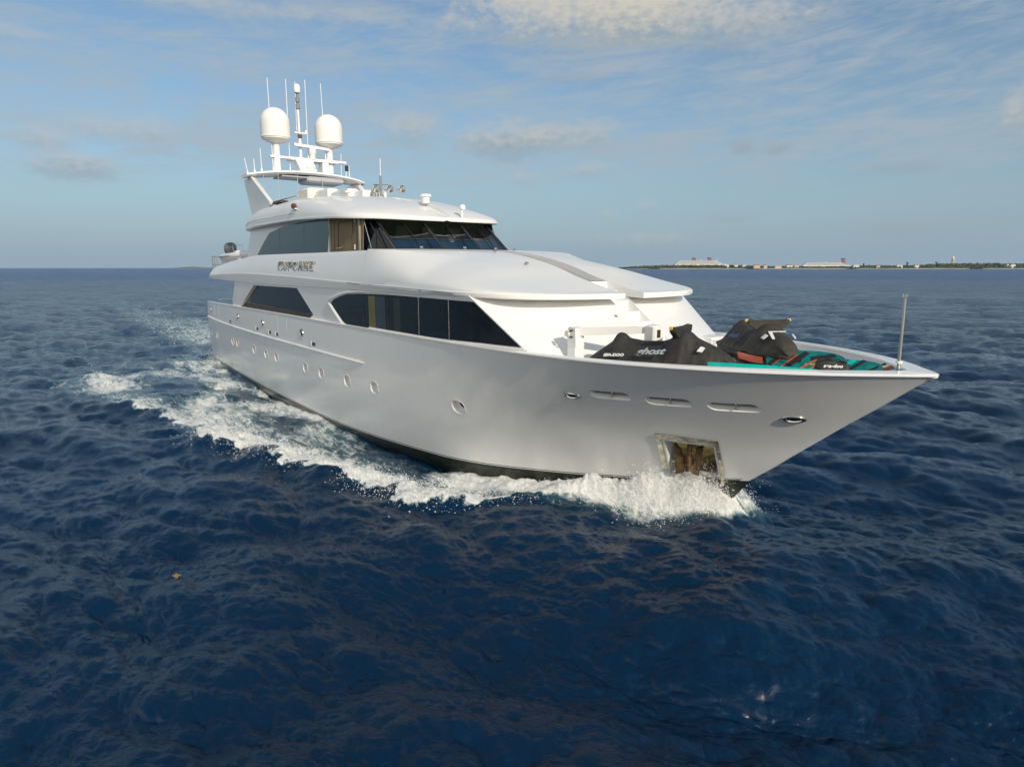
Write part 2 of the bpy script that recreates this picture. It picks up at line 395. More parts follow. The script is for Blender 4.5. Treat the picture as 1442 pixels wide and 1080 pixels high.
def hull_extras():
    # underwater body and boot stripe
    b = MB(); rows = []
    for u in us(120):
        x0, w0, z0 = hull_ut(u, 0); r = []
        for k in range(9):
            f = k/8; z = z0-.004-(1.9)*f; w = max(.005, (w0+.004)*(1-f**2.2)); x = x0-(0 if u < .8 else (u-.8)/.2*1.5*f)
            r.append((x, -w, z))
        rows.append(r+[(p[0], -p[1], p[2]) for p in reversed(r)])
    b.grid(rows, M['bottom'], capends=False); b.build('underwater_hull', P)
    for (t0, t1, m, nm) in ((.0, .010, 'black', 'boot_stripe'), (.018, .024, 'brown', 'boot_stripe')):
        for sd in (-1, 1):
            b = MB(); r0 = []; r1 = []; r2 = []
            for u in us(120)[:-1]:
                x, w, z = hull_ut(u, t0); r0.append((x, sd*(w+.006), z)); x, w, z = hull_ut(u, t1); r1.append((x, sd*(w+.006), z))
            b.grid([r0, r1], M[m]); b.build(nm, P)
    # cap rail
    for sd in (-1, 1):
        b = MB(); rows = []
        for u in us(140):
            xo, wo, zo = hull_ut(u, 1); xi = XS+.15+u*(45.93-XS-.15); wi = bin_(xi)
            if u > .985: wo = max(wo, 0.03)
            rows.append([(xo, sd*(wo+.022), zo-.022), (xo, sd*(wo+.026), zo+.012), (xo, sd*(wo+.0), zo+.026), (xi, sd*max(.0, wi-.03), zo+.026), (xi, sd*max(0, wi-.04), zo-.02)])
        b.grid(rows, M['white'], close=True, capends=True); b.build('cap_rail', P)
    b = MB(); b.prism([(46.48, -.06, 4.25), (46.48, .06, 4.25), (45.9, .30, 4.25), (45.9, -.30, 4.25)], (0, 0, .083), M['white']); b.build('bow_cap', P)
    # rub rail on the topsides
    for sd in (-1, 1):
        b = MB(); rows = []
        for x in np.linspace(3.05, 29.7, 90):
            z = float(np.interp(x, [3, 8, 12, 18, 24, 30], [3.08, 3.0, 2.96, 2.93, 2.94, 2.96])); k = min(1, (29.75-x)/.5+.1)
            w = hull_b(x, z); rows.append([(x, sd*(w-.02), z+.05*k), (x, sd*(w+.07*k), z+.025*k), (x, sd*(w+.08*k), z-.01), (x, sd*(w-.02), z-.06*k)])
        b.grid(rows, M['white'], close=True, capends=True); b.build('rub_rail', P)
    # portlight glass, bright rims
    for (x, z) in PORTS:
        p, n, d = hull_p(x, z); up = n.cross(d).normalized(); up = up if up.z > 0 else -up
        b = MB(); ring = []
        c0 = p-n*.162+d*.035
        for k in range(20):
            t = 2*math.pi*k/20; ring.append(c0+d*math.cos(t)*.14+up*math.sin(t)*.11)
        b.prism(ring, n*.012, M['glass']); g = b.build('portlight', P)
        b = MB(); r = [[], [], []]
        for k in range(20):
            t = 2*math.pi*k/20; c = math.copysign(abs(math.cos(t))**.8, math.cos(t)); s_ = math.copysign(abs(math.sin(t))**.8, math.sin(t))
            r[0].append(p+d*c*.288+up*s_*.218+n*.004-n*.03); r[1].append(p+d*c*.30+up*s_*.23+n*.012); r[2].append(p+d*c*.31+up*s_*.24+n*.002)
        b.grid(r, M['cream'], close=True); b.build('rim', g)
    for (x0, x1, z) in SLOTS:
        b = MB(); xm = x0+(x1-x0)*.55; p, n, d = hull_p(xm, z)
        b.prism([p-n*.13+d*a+Vector((0, 0, c)) for a, c in ((-.02, -.07), (.02, -.07), (.02, .07), (-.02, .07))], n*.09, M['steel'])
        b.build('slot_divider', P)
        b = MB(); r0 = []; r1 = []
        for k in range(9):
            xx = x0+.06+(x1-x0-.12)*k/8; p, n, d = hull_p(xx, z+.0); r0.append(p-n*.132+Vector((0, 0, -.065))); r1.append(p-n*.132+Vector((0, 0, .065)))
        b.grid([r0, r1], M['grey']); b.build('slot_backing', P)
    # chromed fairleads
    for (x, z, w, h) in ((39.84, 3.27, .17, .07), (44.14, 3.14, .19, .085), (12.2, 3.59, .13, .13), (17.17, 3.56, .13, .14), (23.1, 3.52, .15, .14), (10.39, 3.19, .2, .08), (4.2, 3.6, .12, .14)):
        p, n, d = hull_p(x, z); up = n.cross(d).normalized(); up = up if up.z > 0 else -up
        b = MB(); R3 = []
        for (k1, o) in ((1.35, 0), (1.3, .03), (1.1, .045), (.9, .03), (.8, -.0)):
            R3.append([p+d*w*k1*math.cos(t)+up*h*k1*math.sin(t)+n*o for t in np.linspace(0, 2*math.pi, 20, endpoint=False)])
        b.grid(R3, M['steel'], close=True); f = b.build('fairlead', P)
        b = MB(); b.prism([p+d*w*.85*math.cos(t)+up*h*.85*math.sin(t)+n*.004 for t in np.linspace(0, 2*math.pi, 20, endpoint=False)], n*.006, M['black']); b.build('throat', f)
    # scuppers and discharge vents above the rub rail
    for (x, z, w) in ((16.0, 3.2, .3), (18.25, 3.19, .28), (19.4, 3.18, .26), (24.4, 3.17, .34)):
        p, n, d = hull_p(x, z)
        b = MB(); b.prism([p+d*a+Vector((0, 0, c))+n*.003 for a, c in ((-.05, -.07), (w, -.07), (w, .07), (-.05, .07))], n*.008, M['brown']); v = b.build('scupper', P)
        b = MB(); b.prism([p+d*a+Vector((0, 0, c))+n*.003 for a, c in ((-.28, -.08), (-.05, -.08), (-.05, .08), (-.28, .08))], n*.03, M['cream']); b.build('flap', v)
    # gate seams in the bulwark
    for x in (5.6, 7.0, 19.6, 21.0):
        p0, n, d = hull_p(x, 4.12); p1, _, _ = hull_p(x, 3.25)
        b = MB(); b.tube([p0+n*.01, p1+n*.01], .007, M['under'], 5); b.build('gate_seam', P)
    # anchor pocket: bright steel frame, back plate, anchor
    fr = []
    for k, o in ((1.0, .012), (1.0, .03), (.86, .035), (.84, -.05), (.66, -.41)):
        fr.append([hull_p(x, z)[0]+hull_p(x, z)[1]*o for x, z in dense(inset(ANCH, k))])
    b = MB(); b.grid(fr, M['steelw'], close=True)
    ap = b.build('anchor_pocket', P, angle=20)
    b = MB(); b.prism([hull_p(x, z)[0]-hull_p(x, z)[1]*.405 for x, z in inset(ANCH, .68)], (.0, .01, 0), M['brass']); b.build('back_plate', ap)
    p, n, d = hull_p(41.6, 1.75); up = Vector((0, 0, 1))
    b = MB()
    b.tube([p-n*.25+up*.55, p-n*.18-up*.5], [.055, .075], M['rust'], 10)
    b.tube([p-n*.2+up*.42-d*.08, p-n*.2+up*.42+d*.1], .05, M['steel'], 8)
    b.prism([p-n*.2-d*.30-up*.55, p-n*.2-d*.36+up*.18, p-n*.2-d*.20+up*.05, p-n*.2-d*.1-up*.5], n*.08, M['rust'])
    b.prism([p-n*.2+d*.26-up*.55, p-n*.2+d*.34+up*.2, p-n*.2+d*.16+up*.1, p-n*.2+d*.1-up*.5], n*.08, M['rust'])
    b.box_at = None; b.build('anchor', ap)
    for dx in (-.12, .12):
        b = MB(); q = p+up*.52+d*dx-n*.16; b.prism([q-d*.07-up*.03, q+d*.07-up*.03, q+d*.07+up*.03, q-d*.07+up*.03], n*.03, M['white']); b.build('pad', ap)
def dense(poly, k=6):
    o = []
    for i, a in enumerate(poly):
        c = poly[(i+1) % len(poly)]
        for j in range(k): o.append((a[0]+(c[0]-a[0])*j/k, a[1]+(c[1]-a[1])*j/k))
    return o
M['steelw'] = mat('weathered_polished_steel', (.58, .53, .43), .18, metal=1, var=(3.5, .45), bump=(3, .5, .05))
M['brass'] = mat('brassy_stained_steel', (.36, .28, .11), .3, metal=1, var=(3, .6), bump=(4, .6, .05))
M['rust'] = mat('rusty_anchor_steel', (.16, .10, .045), .45, metal=.6, var=(7, .6), bump=(9, .6, .03))
hull_extras()

# ------------------------------------------------------------------ yacht: main deck house
zk = pch([3.4, 8, 14, 21, 26, 32, 36, 38.6], [5.72, 5.88, 5.97, 5.90, 5.80, 5.67, 5.57, 5.50])      # knuckle / brow line
zu = pch([3.4, 10, 16, 22, 26, 36], [5.62, 5.52, 5.47, 5.46, 5.47, 5.45])                          # underside of the upper deck
def house_ring(z, x0):
    """plan of the house at height z from the stbd aft corner round the front to the port aft corner"""
    xc = 36.75+(5.42-z)*1.5; xf = 38.02+(5.42-z)*1.5; yc = 4.12-.42*(5.42-z)/1.2
    pts = []
    for x in np.linspace(x0, xc, 60):
        w = min(4.17, float(bs(min(46.4, x)))-.03) if x < 35 else 4.17+(yc-4.17)*((x-35)/(xc-35))**1.6
        pts.append((x, -w))
    fr = []
    for t in np.linspace(0, 1, 15)[1:]: y = yc*(1-t); fr.append((xc+(xf-xc)*(1-(y/yc)**2), -y))
    return pts+fr, xc
def ring3(z, x0):
    h, _ = house_ring(z, x0)
    if z < 4.3: h = [(x, -min(-y, hull_b(min(x, 44), min(z, 4.1))-.10-.35*(4.3-z)*(x > 36))) for x, y in h]
    full = [(x, y, z) for x, y in h]+[(x, -y, z) for x, y in reversed(h[:-1])]; return full
OPEN = [(12.3, 4.10), (15.45, 5.40), (22.35, 5.42), (24.3, 4.37), (23.6, 4.10)]
def build_house():
    b = MB(); rows = []
    for z in (3.5, 3.9, 4.16, 4.4, 4.65, 4.9, 5.15, 5.42, 5.56):
        x0 = 10.6+max(0, z-4.2)*.75; rows.append(ring3(z, x0))
    b.grid(rows, M['white'], close=True, capends=True); me = b.mesh('deckhouse')
    q = MB()
    for sd in (-1, 1):
        q.prism([(x, sd*3.97, z) for x, z in OPEN], (0, sd*1.0, 0), M['white'])
    q2 = stair_cutter()
    o = len(q.v); q.v += q2.v; q.f += [[i+o for i in f] for f in q2.f]; q.m += q2.m
    link('deckhouse', cut(me, [q.mesh('c')], 'deckhouse', 30), P)
STAIR = [(31.0, 7.3), (31.2, 6.93), (33.4, 6.66), (35.3, 6.22), (36.4, 5.92), (37.09, 5.90), (37.09, 5.65), (37.52, 5.64), (37.52, 5.38), (38.0, 5.38), (38.0, 5.09),
         (38.46, 5.085), (38.46, 4.85), (38.94, 4.83), (38.94, 4.58), (39.42, 4.57), (39.42, 4.30), (39.9, 4.29), (39.9, 4.05), (41.5, 4.05), (41.5, 7.3)]
def stair_cutter():
    q = MB(); q.prism([(x, -.36, z) for x, z in STAIR], (0, .72, 0), M['white']); return q
build_house()

def side_poly(pts, yfun, off, thick, m, name, parent=None, sd=-1):
    """thin panel on a side wall: outline (x,z) subdivided so that it follows the wall"""
    b = MB(); ol = dense(pts, 8); V = [Vector((x, sd*(yfun(x, z)+off), z)) for x, z in ol]
    xs_ = [x for x, z in ol]; 
    # strip triangulation between upper and lower outline, sampled in x
    def span(x):
        zsv = []
        for i in range(len(pts)):
            (xa, za), (xb, zb_) = pts[i], pts[(i+1) % len(pts)]
            if min(xa, xb)-1e-9 <= x <= max(xa, xb)+1e-9:
                if abs(xb-xa) < 1e-9: zsv += [za, zb_]
                else: zsv.append(za+(zb_-za)*(x-xa)/(xb-xa))
        return min(zsv), max(zsv)
    X = sorted(set([round(x, 4) for x in xs_]+list(np.round(np.linspace(min(xs_)+.001, max(xs_)-.001, 40), 4))))
    outer = []; inner = []
    for x in X:
        a, c = span(x)
        if c-a < .002: c = a+.002
        zz = np.linspace(a, c, 5)
        outer.append([(x, sd*(yfun(x, z)+off+thick), z) for z in zz]); inner.append([(x, sd*(yfun(x, z)+off-.01), z) for z in zz])
    rows = [o+i[::-1] for o, i in zip(outer, inner)]
    b.grid(rows, m, close=True, capends=True)
    return b.build(name, parent, 30)
def house_y(x, z):
    xc = 36.75+(5.42-z)*1.5; yc = 4.12-.42*(5.42-z)/1.2
    return min(4.17, float(bs(min(46.4, x)))-.03) if x < 35 else 4.17+(yc-4.17)*min(1, max(0, (x-35)/(xc-35)))**1.6
def arc(p, n=6): return p
WF = [(26.38, 4.93), (26.8, 5.1), (27.3, 5.22), (28.1, 5.33), (29.2, 5.39), (31.5, 5.425), (34.0, 5.42), (36.72, 5.40), (38.36, 4.31), (37.0, 4.31), (35.5, 4.29), (32.2, 4.24), (29.3, 4.19), (28.2, 4.18), (27.7, 4.25)]
def house_extras():
    g = side_poly(WF, house_y, .004, .012, M['glass'], 'saloon_window', P)
    for x in (29.55, 31.55, 33.72, 35.5):
        b = MB(); z1 = 5.39 if x < 30 else 5.42; z0 = 4.22 if x < 33 else 4.28
        b.tube([(x, -(house_y(x, z0)+.02), z0), (x, -(house_y(x, z1)+.02), z1)], .018, M['black'] if x < 33 else M['steel'], 6); b.build('mullion', g)
    # curtains seen through the glass read as pale upright bands on the pane
    for (x0, x1, mm) in ((30.0, 30.55, 'curt'), (30.6, 31.35, 'curtg'), (32.0, 32.45, 'curt2')):
        side_poly([(x0, 4.28), (x0, 5.34), (x1, 5.35), (x1, 4.28)], house_y, .012, .006, M[mm], 'curtain', g)
    # white moulding round the aft end and along the sill
    b = MB(); path = [(31.0, 4.16), (29.3, 4.13), (28.1, 4.12), (27.5, 4.22), (26.95, 4.52), (26.25, 4.93), (26.35, 5.02), (26.75, 5.17), (27.3, 5.29), (28.1, 5.40), (29.2, 5.46), (31.5, 5.49)]
    r = []
    for i, (x, z) in enumerate(path):
        k = min(1, .25+.3*min(i, len(path)-1-i)); r.append(.075*k)
    b.tube([(x, -(house_y(x, z)+.01), z) for x, z in path], r, M['white'], 8); b.build('window_moulding', P, 60)
    b = MB(); rows = []
    for x in np.linspace(30, 38.6, 40):
        w = min(house_y(x, 4.25), float(bs(x)))
        rows.append([(x, -(w+.035), 4.19), (x, -(w+.035), 4.265), (x, -(w-.02), 4.275), (x, -(w-.02), 4.19)])
    b.grid(rows, M['white'], close=True, capends=True); b.build('sill', P)
    # glazing deep in the side deck opening, with the brown band under it
    for sd in (-1, 1):
        side_poly([(12.35, 4.42), (15.5, 5.395), (22.3, 5.415), (24.25, 4.38), (22.5, 4.36)], lambda x, z: 3.97, .004, .01, M['glass'], 'saloon_window', P, sd)
        side_poly([(12.4, 4.13), (12.4, 4.40), (22.5, 4.355), (24.1, 4.36), (23.6, 4.13)], lambda x, z: 3.97, .004, .05, M['brown'], 'teak_panel', P, sd)
    # light underside band of the brow over the front
    b = MB()
    for (x, y, z) in ((36.0, -1.3, 5.49), (38.3, -2.2, 5.46)): pass
    # handrail tube on the side
    b.tube([(28.5, -4.33, 5.765), (32, -4.33, 5.69), (35.9, -4.33, 5.62)], .016, M['rail'], 6)
    for x in (28.5, 30.3, 32.2, 34.0, 35.8): b.tube([(x, -4.33, float(zk(x))+.01), (x, -4.2, float(zk(x))+.02)], .014, M['rail'], 6)
    b.build('side_handrail', P)
M['curt'] = mat('yellow_curtain_behind_glass', (.16, .14, .035), .12, spec=.4)
M['curtg'] = mat('grey_curtain_behind_glass', (.040, .058, .066), .1, spec=.4)
M['curt2'] = mat('olive_curtain_behind_glass', (.028, .036, .024), .1, spec=.4)
house_extras()

# ------------------------------------------------------------------ yacht: upper deck shell (bulwark aft, turtle back forward)
ztp = pch([3.4, 5, 8.5, 12.7, 16, 20, 26, 29.5], [6.16, 6.26, 6.55, 6.80, 6.93, 6.92, 6.90, 6.90])
zc = pch([29.5, 31.4, 33.3, 35.3, 36.6, 37.6, 38.35, 38.6], [6.97, 6.93, 6.76, 6.40, 6.03, 5.79, 5.63, 5.60])
def sstep_(x, a, b): t = min(1, max(0, (x-a)/(b-a))); return t*t*(3-2*t)
def bk(x):
    if x < 6: return 3.75+.5*math.sin(min(1, (x-3.3)/2.7)*math.pi/2)
    if x < 34: return 4.25
    t = min(1, (x-34)/4.6); return 4.25*max(0, 1-t**5)**.4545
def sect(x):
    """stbd half section (y>0 here) from the brow bottom edge to the centreline"""
    w = bk(x); z0 = float(zk(x)); e = []
    if x <= 29.5:
        zt = float(ztp(x)); zt = max(zt, z0+.2)
        for t in np.linspace(0, 1, 9): e.append((w-.05-.28*t**1.6, z0+.02+(zt-z0-.05)*t))
        e.append((w-.36, zt)); top = zt
    else:
        k = min(1, (x-29.5)/4.0); n = 7.5-5.1*k**.7; m_ = 4.2-2.3*k**.7; zt = float(zc(x)); z1 = z0+.10
        ww = w-.05
        for t in np.linspace(0, 1, 26):
            a = t*math.pi/2; y = ww*abs(math.cos(a))**(2/n) if t < 1 else 0; zz = z1+(zt-z1)*abs(math.sin(a))**(2/m_)
            e.append((y, zz))
        k2 = sstep_(x, 29.5, 33.5)
        if k2 < 1:
            q = []
            for j in range(26):
                if j < 18: t = j/17; q.append((w-.05-.28*t**1.6, z0+.02+(zt-.03-z0-.02)*t))
                else: t = (j-17)/8; q.append(((w-.34)*(1-t), zt-.03+.03*min(1, t*3)))
            e = [(a[0]*(1-k2)+c[0]*k2, a[1]*(1-k2)+c[1]*k2) for a, c in zip(q, e)]
    return w, z0, e
def build_upper():
    # forward turtle back
    xs_ = list(np.linspace(29.502, 34, 14))+[34+4.598*math.sin(t)**.9 for t in np.linspace(0, math.pi/2, 46)[1:]]
    b = MB(); rows = []
    for x in xs_:
        w, z0, e = sect(x); w = max(w, .02)
        kf = sstep_(x, 33.5, 36.5); zl = (float(zu(x)))*(1-kf)+(z0-.05)*kf
        r = [(x, 0, z0-.05), (x, -max(.01, w-.35), zl), (x, -max(.012, w-.10*(1-kf)-.04), zl+.005), (x, -max(.014, w-.03*(1-kf)), zl*(1-kf)+(z0-.01)*kf+.05*(1-kf)), (x, -w, z0-.02+.09*kf)]+[(x, -max(0, y), z) for y, z in e]
        r += [(p[0], -p[1], p[2]) for p in reversed(r[1:-1])]
        rows.append(r)
    b.grid(rows, M['white'], close=True, capends=True); me = b.mesh('foredeck_roof')
    link('foredeck_roof', cut(me, [stair_cutter().mesh('c')], 'foredeck_roof', 28), P)
    # grey strip on the floor of the walkway groove
    b = MB(); F_ = [p for p in STAIR[1:6]]
    b.grid([[(x+.02, -.34, z+.006) for x, z in F_], [(x+.02, .34, z+.006) for x, z in F_]], M['groove_grey']); b.build('walkway_strip', P)
    # aft bulwark and deck
    for sd in (-1, 1):
        b = MB(); rows = []
        for x in list(np.linspace(3.4, 6, 12))+list(np.linspace(6.3, 29.5, 60)):
            w, z0, e = sect(x); zt = e[-1][1]; zl = float(zu(x))
            r = [(x, sd*(w-.35), zl), (x, sd*(w-.12), zl-.0), (x, sd*(w-.03), zl+.05), (x, sd*w, z0-.02), (x, sd*w, z0+.02)]
            r += [(x, sd*y, z) for y, z in e]+[(x, sd*(w-.46), zt), (x, sd*(w-.50), zt-.05), (x, sd*(w-.50), 5.9)]
            rows.append(r)
        b.grid(rows, M['white'], close=True, capends=True); b.build('upper_bulwark', P, 40)
    b = MB(); rows = []
    for x in np.linspace(3.45, 29.6, 30):
        w = bk(x)-.2; zl = float(zu(x))+.004; rows.append([(x, -w, zl), (x, w, zl), (x, w, 5.93), (x, -w, 5.93)])
    b.grid(rows, M['white'], close=True, capends=True); b.build('upper_deck', P)
build_upper()

# name in raised letters
def text_mesh(s, size, ext, m, bevel=.0, shear=0, spacing=1, offset=0):
    c = bpy.data.curves.new('t', 'FONT'); c.body = s; c.size = size; c.extrude = ext; c.bevel_depth = bevel; c.shear = shear
    c.space_character = spacing; c.align_x = 'CENTER'; c.align_y = 'CENTER'; c.offset = offset
    o = bpy.data.objects.new('t', c); COL.objects.link(o); dg = bpy.context.evaluated_depsgraph_get()
    me = bpy.data.meshes.new_from_object(o.evaluated_get(dg)); bpy.data.objects.remove(o); bpy.data.curves.remove(c)
    me.materials.clear(); me.materials.append(m); return me
def serif_word(word, x0, x1, z0, z1, yf, m, name, parent):
    """slab serif capitals built of strokes; each stroke a bevelled bar standing off the wall"""
    G = {'C': ([[(.92, .80), (.78, .96), (.5, 1), (.2, .9), (.06, .65), (.06, .35), (.2, .1), (.5, 0), (.78, .04), (.94, .22)]], [(.9, .74, .9, .98)]),
         'U': ([[(.15, 1), (.15, .3), (.3, .06), (.5, 0), (.7, .06), (.85, .3), (.85, 1)]], [(0, 1, .3, 1), (.7, 1, 1, 1)]),
         'P': ([[(.2, 0), (.2, 1)], [(.2, 1), (.65, 1), (.88, .88), (.92, .74), (.86, .58), (.65, .47), (.2, .47)]], [(.04, 0, .38, 0), (.04, 1, .3, 1)]),
         'A': ([[(.12, 0), (.5, 1), (.88, 0)], [(.26, .36), (.74, .36)]], [(0, 0, .26, 0), (.74, 0, 1, 0)]),
         'K': ([[(.18, 0), (.18, 1)], [(.84, 1), (.24, .45)], [(.42, .6), (.88, 0)]], [(.04, 0, .34, 0), (.04, 1, .34, 1), (.7, 1, .98, 1), (.74, 0, 1, 0)]),
         'E': ([[(.2, 0), (.2, 1)], [(.2, 1), (.88, 1)], [(.2, .52), (.7, .52)], [(.2, 0), (.9, 0)]], [(.88, 1, .88, .8), (.9, 0, .9, .2), (.7, .4, .7, .64)])}
    H = z1-z0; n = len(word); cw = (x1-x0)/n; root = None
    for i, ch in enumerate(word):
        st, se = G[ch]; b = MB(); k = 1.0 if i else 1.18; lx = x0+cw*i+(0 if i else -.04*cw); lw = cw*.80*(1 if i else 1.1)
        def pt(u, v): x = lx+lw*u; return Vector((x, -(yf+.045), z0+H*k*v-(k-1)*H*.5))
        for s in st:
            for a, c in zip(s[:-1], s[1:]):
                p, q = pt(*a), pt(*c); d = (q-p).normalized(); up = Vector((0, -1, 0)).cross(d)*(.040 if abs(d.z) > .6 else .024)
                b.prism([p-up-d*.015, q-up+d*.015, q+up+d*.015, p+up-d*.015], (0, .09, 0), m)
        for (a0, b0, a1, b1) in se:
            p, q = pt(a0, b0), pt(a1, b1); d = (q-p).normalized(); up = Vector((0, -1, 0)).cross(d)*.022
            b.prism([p-up, q-up, q+up, p+up], (0, .045, 0), m)
        b.build(name, parent, 30, fix=False)
serif_word('CUPCAKE', 19.85, 24.75, 6.17, 6.53, 4.13, M['letter'] if 'letter' in M else M.setdefault('letter', mat('gilt_steel_letters', (.62, .58, .50), .25, metal=.9, var=(4, .3))), 'name_letter', P)

# ------------------------------------------------------------------ yacht: wheelhouse and sky lounge
def lounge_y(x, z=0): return float(np.interp(x, [10, 12, 24, 27.1], [3.12, 3.2, 3.14, 3.0]))
def build_wheelhouse():
    b = MB(); rows = []
    for z in (5.95, 6.6, 7.2, 7.8, 8.2, 8.46):
        x0 = 10.6+max(0, z-6.9)*.75; xs_ = np.linspace(x0, 26.4, 24)
        r = [(x, -lounge_y(x)+.03*(z-7), z) for x in xs_]+[(26.4, -2.8, z), (26.4, 2.8, z)]+[(x, lounge_y(x)-.03*(z-7), z) for x in reversed(xs_)]
        rows.append(r)
    b.grid(rows, M['white'], close=True, capends=True); b.build('sky_lounge', P)
    yf = lambda x, z: lounge_y(x)-.03*(z-7)
    for sd in (-1, 1):
        g = side_poly([(12.75, 6.86), (14.2, 7.62), (15.3, 8.08), (17.6, 8.30), (20, 8.36), (23.85, 8.36), (23.5, 6.86)], yf, .003, .012, M['glassb'], 'lounge_window', P, sd)
        for x in (17.0, 20.6):
            b = MB(); b.tube([(x, sd*(yf(x, 7)+.016), 6.9), (x+.05, sd*(yf(x, 8)+.016), 8.2)], .005, M['grey'], 5); b.build('mullion', g)
        d = side_poly([(23.9, 6.5), (23.95, 8.36), (27.05, 8.36), (27.0, 6.5)], yf, .004, .015, M['door'], 'side_door', P, sd)
        b = MB()
        for (x0, x1, z0, z1) in ((24.75, 26.1, 6.75, 8.12),):
            for p, q in (((x0, z0), (x1, z0)), ((x1, z0), (x1, z1)), ((x1, z1), (x0, z1)), ((x0, z1), (x0, z0))):
                b.tube([(p[0], sd*(yf(p[0], p[1])+.02), p[1]), (q[0], sd*(yf(q[0], q[1])+.02), q[1])], .022, M['brown'], 5)
        for (x0, x1, z0, z1) in ((24.35, 26.5, 6.6, 8.27),):
            for p, q in (((x0, z0), (x0, z1)), ((x0, z1), (x1, z1)), ((x1, z1), (x1, z0))):
                b.tube([(p[0], sd*(yf(p[0], p[1])+.02), p[1]), (q[0], sd*(yf(q[0], q[1])+.02), q[1])], .014, M['brown'], 5)
        b.build('panel', d, fix=False)
        b = MB(); b.tube([(24.75, sd*3.2, 7.08), (25.35, sd*3.2, 7.10)], .025, M['steel'], 6); b.build('handle', d)
        for z in (7.1, 8.15):
            b = MB(); b.tube([(26.3, sd*(yf(26.3, z)+.02), z-.1), (26.3, sd*(yf(26.3, z)+.02), z+.1)], .03, M['cream'], 6); b.build('hinge', d)
        for x in (23.95, 26.75):
            b = MB(); b.box((x-.09, sd*(yf(x, 7.5)+.03)-.03, 6.5), (x+.05, sd*(yf(x, 7.5)+.03)+.03, 8.36), M['frame'], .01); b.build('door_post', P)
    # glazed front: side panes, three raked panes, mullions
    z0, z1 = 6.80, 8.16
    rk = lambda z: (8.16-z)*1.5
    def V3(x, y, z): return (x+rk(z), y, z)
    cols = [(27.06, 2.5), (27.66, .82), (27.66, -.82), (27.06, -2.5)]
    cols = [(x, -y) for x, y in cols]
    for i in range(3):
        a, c = cols[i], cols[i+1]; b = MB()
        q = [V3(a[0], a[1], z0), V3(c[0], c[1], z0), V3(c[0], c[1], z1), V3(a[0], a[1], z1)]
        b.add(q, [[0, 1, 2, 3]], M['wglass']); b.build('windscreen', P, fix=False)
    for sd in (-1, 1):
        b = MB(); b.add([(26.75, sd*3.02, z0), (27.06+rk(z0), sd*2.5, z0), (27.06, sd*2.5, z1), (26.75, sd*3.02, z1)], [[0, 1, 2, 3]], M['glass']); b.build('side_pane', P)
        b = MB(); b.tube([(27.05+rk(z0)*.33, sd*2.93, z0), (27.0, sd*2.95, z1)], .02, M['steel'], 6); b.build('mullion', P)
        b = MB(); b.tube([(27.30+rk(z0)*.60, sd*2.72, z0), (26.95, sd*2.75, z1)], .03, M['black'], 6); b.build('mullion', P)
    for (x, y) in cols:
        b = MB(); w = .055 if abs(y) > 2 else .045
        b.prism([V3(x+.02, y-w, z0), V3(x+.02, y+w, z0), V3(x+.02, y+w, z1), V3(x+.02, y-w, z1)], (.03, 0, .02), M['black'])
        b.tube([V3(x+.055, y-w-.01, z0), V3(x+.055, y-w-.01, z1)], .010, M['steel'], 5)
        b.build('mullion', P, fix=False)
    # wipers parked on each pane
    for (x, y) in ((27.35, -1.6), (27.68, .1), (27.35, 1.75)):
        b = MB(); b.tube([V3(x+.09, y-.05, 7.08), V3(x+.13, y, 7.35), V3(x+.10, y-.02, 7.95)], .018, M['black'], 5)
        b.tube([V3(x+.08, y-.06, 7.62), V3(x+.08, y+.06, 8.08)], .014, M['black'], 5)
        b.box((x+rk(7.06)+.02, y-.07, 7.0), (x+rk(7.06)+.14, y+.07, 7.10), M['steel'], .02); b.build('wiper', P, fix=False)
    # inside: dashboard, headliner, chairs, back wall
    b = MB(); b.prism([(26.5, -2.45, 5.95), (28.55+.45, -2.45, 6.6), (28.02, -2.42, 7.36), (26.9, -2.42, 7.40), (26.5, -2.4, 7.1)], (0, 4.88, 0), M['navy'])
    b.box((27.0, -2.3, 7.40), (28.0, 2.3, 7.425), M['frame']); b.build('dashboard', P)
    b = MB(); b.box((26.42, -2.78, 7.0), (26.5, 2.78, 8.3), M['olive']); b.box((26.5, -2.4, 8.24), (27.1, 2.4, 8.3), M['olive']); b.build('cabin_lining', P)
    for y in (-1.2, 0, 1.2):
        b = MB(); b.box((26.65, y-.28, 7.2), (26.8, y+.28, 7.95), M['cream'], .05); b.build('helm_seat', P)
M['frame'] = mat('olive_painted_frame', (.34, .32, .25), .45, var=(3, .1))
build_wheelhouse()

